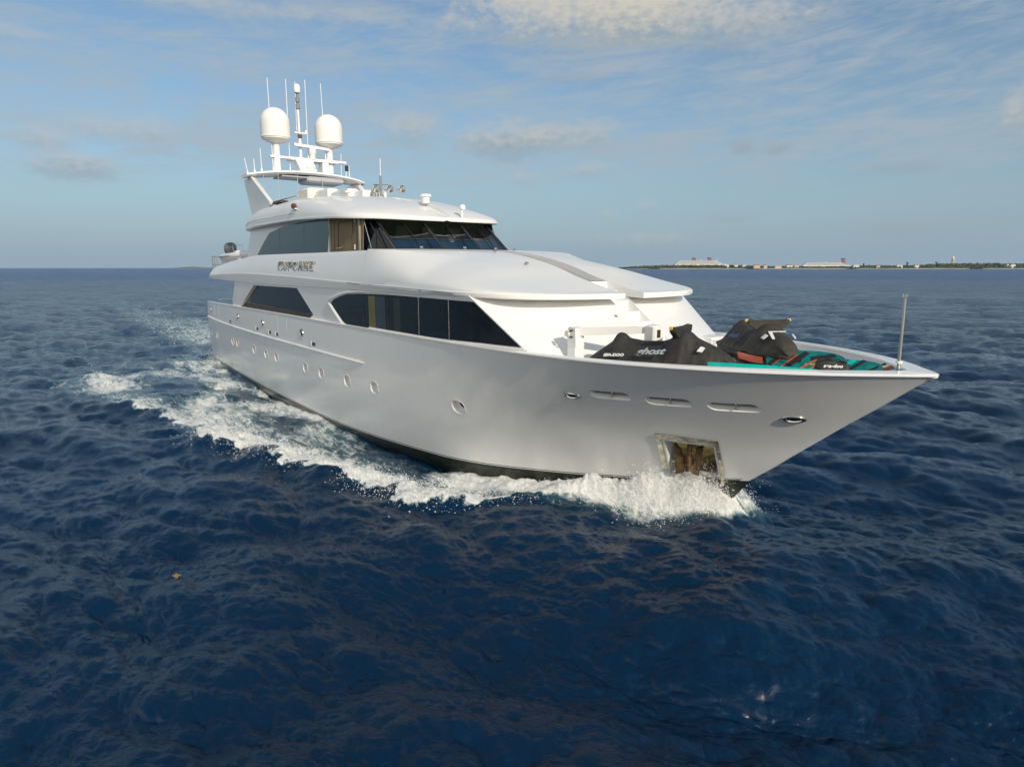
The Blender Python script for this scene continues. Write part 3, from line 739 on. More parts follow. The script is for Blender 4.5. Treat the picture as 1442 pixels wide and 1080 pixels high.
# ------------------------------------------------------------------ yacht: roof with flying bridge coaming
zrb = pch([10.2, 15, 20, 25, 27, 28.3], [8.36, 8.43, 8.41, 8.25, 8.15, 8.10])
zrc = pch([10.2, 10.8, 12, 14.5, 18, 22, 24, 26, 27.2, 28.3], [8.70, 8.98, 9.33, 9.58, 9.62, 9.52, 9.33, 8.98, 8.66, 8.24])
def bD(x):
    if x < 14: return float(pch([10.2, 10.7, 12, 14], [2.75, 3.12, 3.46, 3.6])(x))
    if x < 24: return 3.62
    t = min(1, (x-24)/4.3); return 3.62*max(0, 1-t**4.6)**.4545
def build_roof():
    b = MB(); rows = []
    xs_ = list(np.linspace(10.2, 24, 36))+[24+4.298*math.sin(t)**.9 for t in np.linspace(0, math.pi/2, 44)[1:]]
    for x in xs_:
        w = max(bD(x), .02); z0 = float(zrb(x)); zt = float(zrc(x)); k = min(1, max(0, (x-19)/7)); n = 5.5-3.1*k; m_ = 2.9-1.2*k
        r = [(x, 0, z0+.04), (x, -max(.01, w-.5), z0+.03), (x, -max(.012, w-.06), z0-.005), (x, -w, z0+.02), (x, -w, z0+.09)]
        ww = w-.04; z1 = z0+.11
        for t in np.linspace(0, 1, 24):
            a = t*math.pi/2; y = ww*abs(math.cos(a))**(2/n) if t < 1 else 0; r.append((x, -y, z1+(zt-z1)*abs(math.sin(a))**(2/m_)))
        r += [(p[0], -p[1], p[2]) for p in reversed(r[1:-1])]; rows.append(r)
    b.grid(rows, M['white'], close=True, capends=True); me = b.mesh('wheelhouse_roof')
    q = MB(); q.prism([(23.6, -.28, 9.30), (25.2, -.28, 9.06), (26.4, -.28, 8.78), (27.3, -.28, 8.50), (28.6, -.28, 8.17), (28.6, -.28, 10), (23.6, -.28, 10)], (0, .56, 0), M['white'])
    link('wheelhouse_roof', cut(me, [q.mesh('c')], 'wheelhouse_roof', 28), P)
    # crease along the side
    for sd in (-1, 1):
        b = MB(); b.tube([(x, sd*(bD(x)-.015), float(zrb(x))+.33-.05*max(0, 13-x)) for x in np.linspace(10.6, 20.8, 30)], .013, M['cream'], 5); b.build('roof_crease', P)
        b = MB(); b.box((20.55, sd*3.55-.08, 8.88), (21.05, sd*3.55+.14 if sd > 0 else sd*3.55+.02, 8.93), M['white'])
        b.lathe((20.8, sd*3.6, 8.93), [(.10, 0), (.12, .05), (.12, .16), (.07, .22)], M['red'] if sd > 0 else M['red2'], 14); b.build('side_light', P)
    b = MB()
    b.tube([(14.2, -2.7, 9.72), (18.6, -2.7, 9.72)], .03, M['rail'], 6)
    for x in (14.2, 15.3, 16.5, 17.6): b.tube([(x, -2.7, 9.5), (x, -2.7, 9.98)], .02, M['rail'], 6)
    b.box((15.2, -2.9, 9.55), (16.6, -2.5, 9.66), M['brown']); b.build('flybridge_rail', P, fix=False)
    b = MB(); b.box((17.2, -1.3, 9.4), (19.0, -.7, 10.15), M['white'], .08); b.box((19.1, -1.2, 9.4), (21.2, -.6, 9.95), M['white'], .08); b.box((15.4, -1.6, 9.4), (17.0, -.6, 10.35), M['cream'], .1); b.build('helm_console', P, fix=False)
    b = MB(); b.box((20.6, -.9, 9.4), (22.3, .3, 9.80), M['white'], .06); b.build('roof_locker', P)
    b = MB(); b.tube([(23.2, -2.05, 9.3), (23.2, -2.05, 9.48)], .05, M['white'], 8); b.box((22.85, -2.25, 9.48), (23.55, -1.95, 9.56), M['white'], .02); b.box((22.6, -2.1, 9.60), (23.4, -2.0, 9.66), M['cream'], .01); b.build('roof_light', P, fix=False)
    # horns
    for k, (x, y) in enumerate(((22.6, -.45), (23.0, 0.05), (23.3, .5))):
        b = MB(); b.lathe((x, y, 9.80), [(.05, -.35), (.05, -.1), (.07, .0), (.11, .09), (.17, .14), (.15, .15), (.05, .02)], M['steel'], 16, 'x'); b.tube([(x-.1, y, 9.5), (x-.1, y, 9.8)], .03, M['steel'], 6); b.build('horn', P, fix=False)
    b = MB(); b.tube([(22.7, -.2, 9.5), (22.7, -.2, 10.4)], .06, M['grey'], 8); b.tube([(22.7, -.2, 10.4), (22.72, -.2, 11.15)], .018, M['white'], 6); b.tube([(22.55, -.5, 10.0), (22.85, .1, 10.0)], .03, M['steel'], 6); b.build('short_mast', P, fix=False)
    b = MB(); b.lathe((26.2, 0.2, 8.95), [(.16, 0), (.17, .25), (.24, .27), (.24, .36), (.1, .40)], M['white'], 20); b.build('roof_vent', P)
    b = MB(); b.tube([(28.2, .75, 8.2), (28.2, .75, 8.55)], .045, M['white'], 8); b.lathe((28.2, .75, 8.68), [(.05, -.1), (.10, -.09), (.12, .06), (.10, .1)], M['white'], 12, 'x'); b.build('roof_searchlight', P, fix=False)
M['red2'] = mat('brown_lamp_lens', (.12, .045, .03), .25)
build_roof()

# ------------------------------------------------------------------ yacht: radar arch, domes, mast, aerials
def build_arch():
    for sd in (-1, 1):
        b = MB()
        b.prism([(10.85, sd*3.12, 11.18), (12.5, sd*3.12, 11.22), (15.3, sd*2.98, 9.60), (14.6, sd*2.98, 9.35), (11.7, sd*3.0, 9.1), (11.35, sd*3.02, 9.7)], (0, -sd*.16, 0), M['white'])
        b.tube([(12.5, sd*3.14, 11.2), (15.35, sd*3.0, 9.62)], .07, M['white'], 8)
        b.build('arch_leg', P, fix=False)
    b = MB(); rows = []
    for y in np.linspace(-3.42, 3.42, 25):
        t = y/3.42; z = 11.26+.30*(1-t*t); k = 1-.45*abs(t)**6
        rows.append([(12.1-1.1*k, y, z), (12.1-1.08*k, y, z+.10), (12.1+.98*k, y, z+.10), (12.1+1.02*k, y, z+.01), (12.1+.85*k, y, z-.07), (12.1-1.0*k, y, z-.07)])
    b.grid(rows, M['white'], close=True, capends=True); pl = b.build('arch_platform', P)
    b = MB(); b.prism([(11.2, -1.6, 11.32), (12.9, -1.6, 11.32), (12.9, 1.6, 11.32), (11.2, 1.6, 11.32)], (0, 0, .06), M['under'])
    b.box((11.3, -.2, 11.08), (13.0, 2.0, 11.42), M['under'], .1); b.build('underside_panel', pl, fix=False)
    for sd in (-1, 1):
        y = sd*1.55
        b = MB(); b.lathe((12, y, 0), [(.27, 11.5), (.20, 11.62), (.19, 13.1), (.24, 13.25)], M['white'], 20)
        root = b.build('radome', P)
        b = MB(); b.lathe((12, y, 0), [(.24, 13.2), (.5, 13.27), (.74, 13.40), (.75, 13.46)], M['dome'], 40); b.build('base_pan', root)
        prof = [(.75, 13.46), (.785, 13.47), (.80, 13.53), (.785, 13.56), (.79, 13.60), (.79, 14.30)]+[(.79*math.cos(a), 14.30+.80*math.sin(a)) for a in np.linspace(.05, math.pi/2-.02, 14)]
        b = MB(); b.lathe((12, y, 0), prof, M['dome'], 48); b.build('dome', root, 50)
    b = MB()
    b.prism([(11.85, -1.95, 12.40), (12.15, -1.95, 12.40), (12.15, 2.5, 12.40), (11.85, 2.5, 12.40)], (0, 0, .12), M['white'])
    b.prism([(11.6, -.9, 12.33), (12.4, -.9, 12.33), (12.4, 1.9, 12.33), (11.6, 1.9, 12.33)], (0, 0, .09), M['white'])
    b.prism([(12, -.25, 11.5), (12, .65, 11.5), (12, .35, 12.35), (12, -.65, 12.35)], (.5, 0, 0), M['white'])
    b.box((11.7, .95, 11.5), (12.4, 1.35, 12.35), M['white'], .05)
    b.build('mast_frame', P, fix=False)
    b = MB(); b.lathe((12.2, .45, 0), [(.17, 12.45), (.15, 12.7), (.22, 12.8), (.22, 13.0), (.12, 13.12)], M['white'], 18); rd = b.build('radar', P)
    b = MB(); b.prism([(12.1, -.62, 13.12), (12.3, -.62, 13.12), (12.3, 1.45, 13.02), (12.1, 1.45, 13.02)], (0, 0, .15), M['white']); b.build('scanner_bar', rd)
    b = MB(); b.lathe((12.4, .2, 0), [(.28, 11.55), (.26, 11.85), (.34, 11.95), (.3, 12.1)], M['dome'], 18); b.build('lower_radar', P)
    b = MB(); b.tube([(12, -.17, 12.45), (12, -.19, 13.9)], .09, M['white'], 10); b.tube([(12, -.19, 13.9), (12, -.21, 15.2)], .06, M['white'], 10)
    b.lathe((12, -.21, 0), [(.06, 15.15), (.12, 15.2), (.12, 15.42), (.05, 15.46), (.05, 15.52), (.12, 15.56), (.12, 15.8), (.06, 15.84), (.06, 16.0), (.14, 16.04)], M['grey'], 14)
    b.lathe((12, -.21, 0), [(.16, 16.05), (.19, 16.1), (.19, 16.35), (.14, 16.5), (.03, 16.55)], M['dome'], 18)
    b.box((12.0, -.5, 13.85), (12.1, .2, 13.92), M['white']); b.box((11.95, .1, 13.9), (12.1, .22, 14.05), M['white']); b.box((11.95, -.28, 13.6), (12.12, -.08, 13.8), M['red2'])
    b.build('signal_mast', P, fix=False)
    for (y0, z0, y1, z1, r) in ((-1.78, 11.6, -1.84, 16.61, .022), (-.82, 11.7, -.82, 16.69, .022), (-.33, 14.0, -.31, 16.66, .015), (.27, 12.5, .27, 16.82, .022), (1.3, 12.5, 1.18, 16.76, .022),
                               (2.22, 11.4, 2.25, 12.97, .02), (2.52, 11.4, 2.55, 12.3, .025), (2.72, 11.4, 2.72, 12.35, .025)):
        b = MB(); b.tube([(12, y0, z0), (12, y0, z0+.25)], r*1.7, M['white'], 6); b.tube([(12, y0, z0+.25), (12, y1, z1)], r, M['white'], 6); b.build('whip_aerial', P, fix=False)
    b = MB(); b.box((11.95, 2.48, 12.0), (12.1, 2.66, 12.32), M['black'], .02); b.build('mast_lamp', P)
    for (y0, z0, y1, z1) in ((-3.2, 11.26, -3.33, 12.23), (-2.81, 11.37, -2.83, 12.24), (-2.42, 11.45, -2.45, 12.84)):
        b = MB(); b.tube([(12, y0, z0), (12, y0, z0+.3)], .05, M['white'], 6); b.tube([(12, y0, z0+.3), (12, y1, z1)], .022, M['white'], 6); b.build('whip_aerial', P, fix=False)
    for x, y in ((13.2, -1.9), (13.4, -.9), (13.2, .6), (12.9, -2.6)):
        b = MB(); b.tube([(x, y, 9.6), (x, y, 11.4)], .014, M['rail'], 5); b.build('stay_wire', P)
build_arch()

# ------------------------------------------------------------------ yacht: foredeck, crane, jackstaff, aft rails
def build_deck():
    b = MB(); rows = []
    for x in np.linspace(37.0, 40.7, 12):
        w = float(bs(x))-.22; z = 4.06 if x < 40.4 else 4.0; w3 = hull_b(x, 3.46)-.15; rows.append([(x, -w3, 3.46), (x, w3, 3.46), (x, w-.02, z), (x, -w+.02, z)])
    b.grid(rows, M['white'], close=True, capends=True); b.build('foredeck_platform', P)
    b = MB(); b.box((40.75, -1.8, 3.46), (41.6, 1.7, 3.85), M['deck'], .04); b.build('deck_locker', P)
    # louvred locker on the port side
    b = MB(); b.box((39.0, 2.1, 3.6), (39.65, 2.9, 4.32), M['white'], .03)
    for k in range(7): b.box((39.65, 2.15, 3.75+k*.075), (39.67, 2.85, 3.79+k*.075), M['deck'])
    b.build('vent_locker', P, fix=False)
    # crane: pedestal, arm, winch head
    b = MB(); b.box((39.25, -3.0, 4.05), (39.6, -2.7, 4.4), M['white'], .04); b.prism([(39.28, -2.99, 4.38), (39.58, -2.99, 4.38), (39.55, -2.99, 4.84), (39.32, -2.99, 4.86), (39.24, -2.99, 4.75)], (0, .28, 0), M['white'])
    b.lathe((39.33, -3.06, 4.70), [(.02, -.02), (.08, -.02), (.08, .04)], M['cream'], 14, 'y')
    for (x, z) in ((39.45, 4.78), (39.45, 4.62)): b.tube([(x, -3.07, z), (x, -2.9, z)], .02, M['black'], 8)
    cr = b.build('deck_crane', P, fix=False)
    def A_(t, o, z): return (39.4+(40.95-39.4)*t+.58*o, -2.86+(1.16)*t+.81*o*-.7, z)
    b = MB(); lo = [A_(0, .12, 4.64), A_(1, .10, 4.77), A_(1, -.10, 4.77), A_(0, -.12, 4.64)]; hi = [A_(0, .12, 4.84), A_(1, .10, 4.92), A_(1, -.10, 4.92), A_(0, -.12, 4.84)]
    b.add(lo+hi, [[3, 2, 1, 0], [4, 5, 6, 7], [0, 1, 5, 4], [1, 2, 6, 5], [2, 3, 7, 6], [3, 0, 4, 7]], M['white']); b.build('arm', cr)
    b = MB(); b.box((40.82, -1.95, 4.45), (41.15, -1.6, 4.96), M['white'], .04); wh = b.build('winch_head', cr)
    b = MB(); b.tube([(40.98, -1.78, 3.9), (40.98, -1.78, 4.46)], .07, M['white'], 10); b.build('arm_rest', cr)
    b = MB(); b.box((41.152, -1.84, 4.68), (41.17, -1.74, 4.86), M['brown']); b.build('control_plate', wh)
    b = MB(); b.box((39.6, -2.2, 4.05), (41.0, -1.6, 4.26), M['white'], .05); b.build('crane_cradle', P)
    # jackstaff at the bow
    b = MB(); b.tube([(45.78, 0, 4.15), (45.78, 0, 4.5), (45.78, 0, 5.72)], [.036, .032, .024], M['rail'], 10); js = b.build('jackstaff', P)
    b = MB(); b.lathe((45.78, 0, 5.72), [(.02, 0), (.05, .01), (.05, .08), (.02, .10)], M['steel'], 12); b.build('finial', js)
    b = MB(); b.tube([(45.78, 0, 4.45), (45.78, 0, 4.5)], .06, M['white'], 10); b.build('collar', js)
    # little hatch eyes / nav fittings on the roofs
    for (x, y, z) in ((33.0, -.9, 6.84), (35.3, -1.3, 6.43), (32.1, .55, 6.93)):
        b = MB(); b.lathe((x, y, z), [(.06, -.02), (.07, .02), (.03, .04)], M['grey'], 12); b.build('deck_fitting', P)
    b = MB(); b.lathe((38.6, -.72, 4.95), [(.05, -.05), (.08, 0), (.05, .06)], M['grey'], 12, 'x'); b.build('step_lamp', P)
    # aft rail and posts on the upper deck
    b = MB()
    for (x, y) in ((3.7, -3.6), (4.3, -3.75), (5.2, -3.8), (6.2, -3.85), (3.7, -2.4), (3.7, -1.2), (3.7, 0), (3.7, 1.2), (3.7, 2.4), (3.7, 3.6)):
        b.tube([(x, y, 5.9), (x, y, 7.0)], .025, M['rail'], 6)
    for z in (6.5, 7.0): b.tube([(6.2, -3.85, z), (4.3, -3.75, z), (3.7, -3.6, z), (3.7, 3.6, z)], .022, M['rail'], 6)
    b.build('aft_rail', P, fix=False)
    # aft bulwark ends: transom top, flagstaff sockets
    b = MB(); b.box((3.05, -3.3, 4.12), (3.35, 3.3, 4.2), M['white'], .02); b.build('transom_rail', P)
    b = MB(); b.box((8.4, -3.2, 4.0), (9.3, -2.8, 4.35), M['cream'], .05); b.build('aft_deck_chair', P)
build_deck()

# tender resting on the boat deck with its outboard engine
def build_tender():
    root = empty('tender_boat', (0, 0, 0), 0); root.matrix_world = YM @ Matrix.Translation((4.2, -2.6, 6.35))
    tag(root, 'white inflatable tender with a black and silver outboard engine on the aft upper deck', 'tender')
    b = MB(); rows = []
    for x in np.linspace(.9, 5.4, 16):
        w = .62*(1-max(0, (x-3.6)/1.9)**2); rows.append([(x, -w*.2, .05), (x, -w, .32), (x, -w*.95, .45), (x, w*.95, .45), (x, w, .32), (x, w*.2, .05)])
    b.grid(rows, M['white'], close=True, capends=True); b.build('hull', root)
    for sd in (-1, 1):
        b = MB(); b.tube([(.5, sd*.68, .62), (1.2, sd*.72, .62), (3.6, sd*.70, .66), (4.9, sd*.45, .74), (5.6, 0, .82)], [.10, .20, .20, .18, .16], M['white'], 12); b.build('tube', root, 60)
        b = MB(); b.tube([(1.0, sd*.93, .62), (3.6, sd*.91, .66)], .025, M['grey'], 6); b.build('rubbing_strake', root)
    b = MB(); b.box((2.2, -.3, .5), (2.9, .3, 1.0), M['white'], .05); b.tube([(2.2, -.3, 1.0), (2.1, -.3, 1.35), (2.1, .3, 1.35), (2.2, .3, 1.0)], .02, M['steel'], 6); b.build('console', root, fix=False)
    e = MB(); rows = []
    for z, rx, ry, ox in ((.55, .16, .14, .1), (.75, .26, .21, .03), (.95, .33, .25, 0), (1.2, .36, .27, -.02), (1.38, .31, .24, -.02), (1.5, .2, .16, 0), (1.54, .03, .03, 0)):
        rows.append([(.25+ox+rx*1.45*math.cos(t), ry*1.5*math.sin(t), z+.05) for t in np.linspace(0, 2*math.pi, 20, endpoint=False)])
    e.grid(rows, M['silver'], close=True, capends=True); eng = e.build('outboard', root, 60)
    b = MB(); b.box((.2, -.09, -.2), (.5, .09, .6), M['grey'], .03); b.box((.5, -.2, .4), (.8, .2, .7), M['grey'], .03); b.build('engine_leg', eng, fix=False)
    b = MB(); b.box((.5, -.7, .1), (.62, .7, .7), M['white'], .02); b.build('transom', root)
build_tender()

# ------------------------------------------------------------------ things on the foredeck
def jetski(name, x, y, ang, z, label, cmat, words, peak=1.20):
    root = empty(name); root.matrix_world = YM @ Matrix.Translation((x, y, z)) @ Matrix.Rotation(R(ang), 4, 'Z')
    tag(root, label, 'jet ski', 'covered jet skis stowed on the foredeck')
    X = np.array([-1.68, -1.6, -1.35, -1.1, -.98, -.86, -.72, -.5, -.1, .12, .28, .42, .6, .72, .9, 1.15, 1.4, 1.6, 1.72])
    X = np.array([-1.68, -1.6, -1.12, -1.05, -.98, -.86, -.76, -.35, .1, .3, .44, .50, .66, .80, 1.25, 1.55, 1.72]); T = np.array([.46, .54, .88, 1.03, 1.07, 1.05, .95, .90, .93, peak-.2, peak-.03, peak, peak-.01, peak-.13, .88, .72, .50])
    top = lambda q: np.interp(q, X, T); wid = pch([-1.68, -1.5, -1, 0, .9, 1.3, 1.55, 1.72], [.38, .50, .58, .60, .56, .44, .28, .06])
    b = MB(); rows = []
    for xx in np.linspace(-1.68, 1.72, 60):
        t = float(top(xx)); w = float(wid(xx)); base = .40-.03*math.sin(xx*9)*.5; hb = .30 if abs(xx-.5) < .3 else .17
        hb = min(hb, w)
        prof = [(w*.96, base-.06), (w+.01, base), (w*.95, base+.10*(t-base)/.5), (w*.86, base+(t-base)*.28), (w*.60+hb*.12, base+(t-base)*.52), (hb*.7+.12, base+(t-base)*.78), (hb*.75, base+(t-base)*.95), (hb*.35, t), (0, t+.01)]
        wr = .008*math.sin(xx*23)+.006*math.sin(xx*41+1)
        half = [(xx, -(yy+wr if i < 6 else yy), zz) for i, (yy, zz) in enumerate(prof)]
        rows.append(half+[(p[0], -p[1], p[2]) for p in reversed(half[:-1])])
    b.grid(rows, cmat, close=True, capends=True); cv = b.build('cover', root, 70)
    md = cv.modifiers.new('s', 'SUBSURF'); md.levels = 1; md.render_levels = 1
    b = MB(); O_ = [(-.54, peak+.10), (-.52, peak-.01), (-.30, peak-.16), (-.17, peak-.40), (.17, peak-.40), (.30, peak-.16), (.52, peak-.01), (.54, peak+.10), (.25, peak+.08), (-.25, peak+.08)]
    f0 = [(.44+.05*abs(y)*-1, y, z) for y, z in O_]; f1 = [(.60-.10*abs(y), y*.97, z-.015) for y, z in O_]; n_ = len(O_)
    b.add(f0+f1, [list(range(n_-1, -1, -1)), list(range(n_, 2*n_))]+[[i, (i+1) % n_, n_+(i+1) % n_, n_+i] for i in range(n_)], cmat); b.build('handlebar', root, 30)
    for sd in (-1, 1):
        b = MB(); b.tube([(.46, sd*.50, peak+.07), (.46, sd*.58, peak+.07)], .036, M['yellow'], 8); b.build('strap_end', root)
    b = MB(); rows = []
    for xx in np.linspace(-1.62, 1.68, 30):
        w = float(wid(xx))*.94; k = max(0, (xx-.7)/1.0); z0 = .0+.22*k**2
        h = [(xx, 0, z0), (xx, -w*.6, z0+.10), (xx, -w*.95, .26+.04*k), (xx, -w, .385)]
        rows.append(h+[(p[0], -p[1], p[2]) for p in reversed(h[1:])])
    b.grid(rows, M['black'], close=True, capends=True); b.build('hull', root)
    for sd in (-1, 1):
        b = MB(); r0 = []; r1 = []
        for xx in np.linspace(.15, 1.25, 14):
            w = float(wid(xx)); r0.append((xx, sd*(w*.93+.02), .2+.03*max(0, xx-.8))); r1.append((xx, sd*(w*.99+.012), .37))
        b.grid([r0, r1], M['orange']); b.build('side_panel', root)
        b = MB(); b.prism([(1.0, sd*.40, .78), (1.10, sd*.39, .77), (1.14, sd*.30, .86), (1.06, sd*.31, .88)], (0, sd*.03, .02), M['wtext']); b.build('tape', root)
    # lettering on the starboard side of the cover
    for (txt, size, cx, cz, cy, tilt, m, sh) in words:
        me = text_mesh(txt, size, .004, m, shear=sh, offset=.006)
        o = link('lettering', me, root)
        o.matrix_basis = Matrix.Translation((cx, -cy, cz)) @ Matrix.Rotation(R(-4), 4, 'Y') @ Matrix.Rotation(R(90-tilt), 4, 'X') @ Matrix.Diagonal((1.35, 1, 1, 1))
    b = MB()
    for xx in (-.8, .7):
        b = MB(); b.box((xx-.12, -.28, -.24), (xx+.12, .28, .05), M['white'], .02); b.build('chock', root, fix=False)
    return root
jetski('jet_ski', 41.6, -2.22, 20, 3.74, 'jet ski under a charcoal cover with pale lettering beside the white crane arm', M['cover'],
       [('ghost', .21,   .02, .75, .630, 30, M['greyb'], .45), ('SEA-DOO', .085, -.85, .61, .635, 22, M['wtext'], .2)])
jetski('jet_ski', 41.75, 1.25, -30, 3.85, 'jet ski under an olive black cover nearest the bow tip', M['cover2'],
       [('ghost', .18, -.15, .75, .600, 30, M['navy'], .45)], 1.10)
tp = [o for o in bpy.data.objects if o.name.startswith('jet_ski')]
b = MB(); b.prism([(.95, -.22, 0), (1.25, -.26, -.14), (1.27, -.20, -.14), (1.0, -.15, 0)], (0, 0, .02), M['wtext']); b.prism([(.95, -.22, 0), (.95, .2, .0), (1.0, .2, 0), (1.0, -.18, 0)], (0, 0, .02), M['wtext'])
bt = b.build('nose_marking', tp[-1]); bt.location = (0, 0, .93)

def board(name, x, y, ang, z, tilt, L, Wd, label, mt, patt=None):
    root = empty(name); root.matrix_world = YM @ Matrix.Translation((x, y, z)) @ Matrix.Rotation(R(ang), 4, 'Z') @ Matrix.Rotation(R(tilt), 4, 'X')
    tag(root, label, 'paddle board', 'boards lying on the foredeck')
    b = MB(); rows = []
    for t in np.linspace(0, 1, 30):
        xx = -L/2+L*t; w = Wd/2*math.sqrt(max(0.0004, 1-abs(2*t-1)**3.2)); r = .06+.25*max(0, t-.8)**1.2*.6
        zz = .4*max(0, t-.75)**2
        rows.append([(xx, -w, zz+.03), (xx, -w*.94, zz), (xx, w*.94, zz), (xx, w, zz+.03), (xx, w, zz+.09), (xx, w*.94, zz+.12), (xx, -w*.94, zz+.12), (xx, -w, zz+.09)])
    b.grid(rows, mt, close=True, capends=True); b.build('deck_shell', root, 50)
    b = MB(); b.box((-L*.12, -.06, .122), (-L*.05, .06, .135), M['black'], .004); b.build('carry_handle', root)
    if patt:
        b = MB()
        for (u0, v0, u1, v1, w, c) in patt:
            p = Vector((u0, v0, .126)); q = Vector((u1, v1, .126)); n = Vector((0, 0, 1)).cross((q-p).normalized())*w
            b.prism([p-n, q-n, q+n, p+n], (0, 0, .006), M[c])
        b.build('deck_pattern', root, fix=False)
    return root
board('paddle_board', 43.55, -1.55, 27, 4.07, -28, 3.1, .72, 'plain bright teal paddle board lying just inside the starboard bulwark', M['teal'])
board('paddle_board', 43.5, .55, 24, 4.10, 34, 1.7, .8, 'teal and black board with orange red stripes behind the dark dry bag', M['teald'],
      [(.1, -.30, .4, .1, .018, 'orange'), (-.1, -.30, .25, .1, .02, 'orange'), (.3, -.28, .6, .0, .016, 'orange'), (-.4, -.25, 0, .3, .07, 'black'), (-.5, -.3, -.2, .2, .02, 'orange'), (-.7, -.2, -.35, .3, .02, 'orange'), (.0, -.1, .5, -.1, .012, 'yellow'), (.1, .1, .6, .25, .06, 'black'), (-.75, -.2, -.5, .2, .06, 'black')])
board('paddle_board', 44.72, .30, 18, 4.13, 30, 1.15, .55, 'small teal board with a red tail lying nearest the bow tip', M['teald'],
      [(.4, -.2, .75, .1, .06, 'red2'), (.2, -.25, .6, .2, .03, 'black'), (-.3, -.25, .0, .25, .06, 'teal'), (-.1, -.2, .2, .25, .04, 'black'), (.5, .1, .75, .05, .015, 'yellow')])
def drybag():
    root = empty('dry_bag'); root.matrix_world = YM @ Matrix.Translation((44.55, -.22, 4.22)) @ Matrix.Rotation(R(40), 4, 'Z') @ Matrix.Rotation(R(48), 4, 'X')
    tag(root, 'dark brown bag with white lettering lying between two teal boards', 'bag')
    b = MB(); rows = []
    for t in np.linspace(0, 1, 14):
        xx = -.34+.68*t; k = math.sqrt(max(.02, 1-abs(2*t-1)**8))*(.86+.14*math.sin(t*7)); rows.append([(xx, .22*k*math.copysign(abs(math.cos(a))**.45, math.cos(a)), (.10+.012*math.sin(xx*14+a*2))*k*math.copysign(abs(math.sin(a))**.5, math.sin(a))) for a in np.linspace(0, 2*math.pi, 16, endpoint=False)])
    b.grid(rows, M['cover2'], close=True, capends=True); b.build('sack', root, 60)
    o = link('lettering', text_mesh('sea-doo', .115, .004, M['wtext'], shear=.3, offset=.004), root); o.location = (0, -.02, .112)
    b = MB(); b.tube([(-.28, .1, .09), (-.1, .14, .13), (.1, .14, .13), (.28, .1, .09)], .015, M['black'], 6); b.build('strap', root)
drybag()

# ------------------------------------------------------------------ the sea
def ocean_tile(L, N, wind, wdir, lam_min, lam_max, seed, spread=4, expo=4.0):
    """one periodic patch of wind sea: height and sideways shift, by inverse FFT of a wind spectrum"""
    rg = np.random.default_rng(seed); k1 = np.fft.fftfreq(N, L/N)*2*np.pi
    kx, ky = np.meshgrid(k1, k1, indexing='ij'); k = np.hypot(kx, ky); k[0, 0] = 1
    Lw = wind*wind/9.81; cosf = (kx*math.cos(wdir)+ky*math.sin(wdir))/k
    Pk = np.exp(-1/(k*Lw)**2)/k**expo*(np.abs(cosf)**spread*.85+.15)*np.where(cosf < 0, .25, 1)
    lam = 2*np.pi/k
    Pk *= 1/(1+np.exp((lam_min-lam)/(lam_min*.25)))*(1/(1+np.exp((lam-lam_max)/(lam_max*.15)))); Pk[0, 0] = 0
    h = (rg.normal(size=(N, N))+1j*rg.normal(size=(N, N)))*np.sqrt(Pk)
    def inv(a): return np.real(np.fft.ifft2(a))
    H = inv(h); s = H.std(); return k, kx, ky, h/s, inv
def bilinear(T, L, x, y):
    N = T.shape[0]; u = (x/L % 1.0)*N; v = (y/L % 1.0)*N; i = u.astype(int) % N; j = v.astype(int) % N; f = u-np.floor(u); g = v-np.floor(v)
    i2 = (i+1) % N; j2 = (j+1) % N
    return T[i, j]*(1-f)*(1-g)+T[i2, j]*f*(1-g)+T[i, j2]*(1-f)*g+T[i2, j2]*f*g
TILES = []
for (L, N, wind, wd, l0, l1, amp, ch, sd, ex) in ((113., 1024, 4.6, R(250), .30, 40, .155, .80, 3, 3.8), (31.7, 1024, 2.6, R(238), .08, 2.8, .034, .80, 5, 3.35), (67., 1024, 3.0, R(215), .2, 7, .046, .7, 9, 3.7)):
    k, kx, ky, h, inv = ocean_tile(L, N, wind, wd, l0, l1, sd, 4, ex)
    lv = []
    for cut_ in (0, .25, 1.0, 4.0, 12.0):
        f = np.exp(-(k*cut_/3.2)**2)
        hh = h*f; lv.append((inv(hh)*amp, inv(-1j*hh*kx/k)*amp*ch, inv(-1j*hh*ky/k)*amp*ch))
    TILES.append((L, lv))
def waves(x, y, d):
    """sum of the patches with detail no finer than the mesh spacing d"""
    cuts = np.array([.02, .25, 1.0, 4.0, 12.0]); q = np.clip(np.interp(np.log(np.maximum(d, .021)), np.log(cuts), range(5)), 0, 3.999)
    i0 = q.astype(int); f = q-i0; out = [np.zeros_like(x) for _ in range(3)]
    for (L, lv) in TILES:
        for c in range(3):
            for lvl in range(5):
                w = np.where(i0 == lvl, 1-f, 0)+np.where(i0+1 == lvl, f, 0); m = w > 0
                if m.any(): out[c][m] += w[m]*bilinear(lv[lvl][c], L, x[m], y[m])
    return out
hx, hy = math.sin(HEAD), -math.cos(HEAD)
def to_yacht(x, y):
    dx, dy = x-YO.x, y-YO.y; return dx*hx+dy*hy, -dx*hy+dy*hx
VN = {}
def vnoise(x, y, s, seed=0):
    """smooth value noise"""
    if seed not in VN: VN[seed] = np.random.default_rng(100+seed).random((256, 256))
    T = VN[seed]; u = x*s+1000; v = y*s+1000; i = np.floor(u).astype(int); j = np.floor(v).astype(int); f = u-i; g = v-j; f = f*f*(3-2*f); g = g*g*(3-2*g)
    a = T[i % 256, j % 256]; b_ = T[(i+1) % 256, j % 256]; c = T[i % 256, (j+1) % 256]; d_ = T[(i+1) % 256, (j+1) % 256]
    return a*(1-f)*(1-g)+b_*f*(1-g)+c*(1-f)*g+d_*f*g
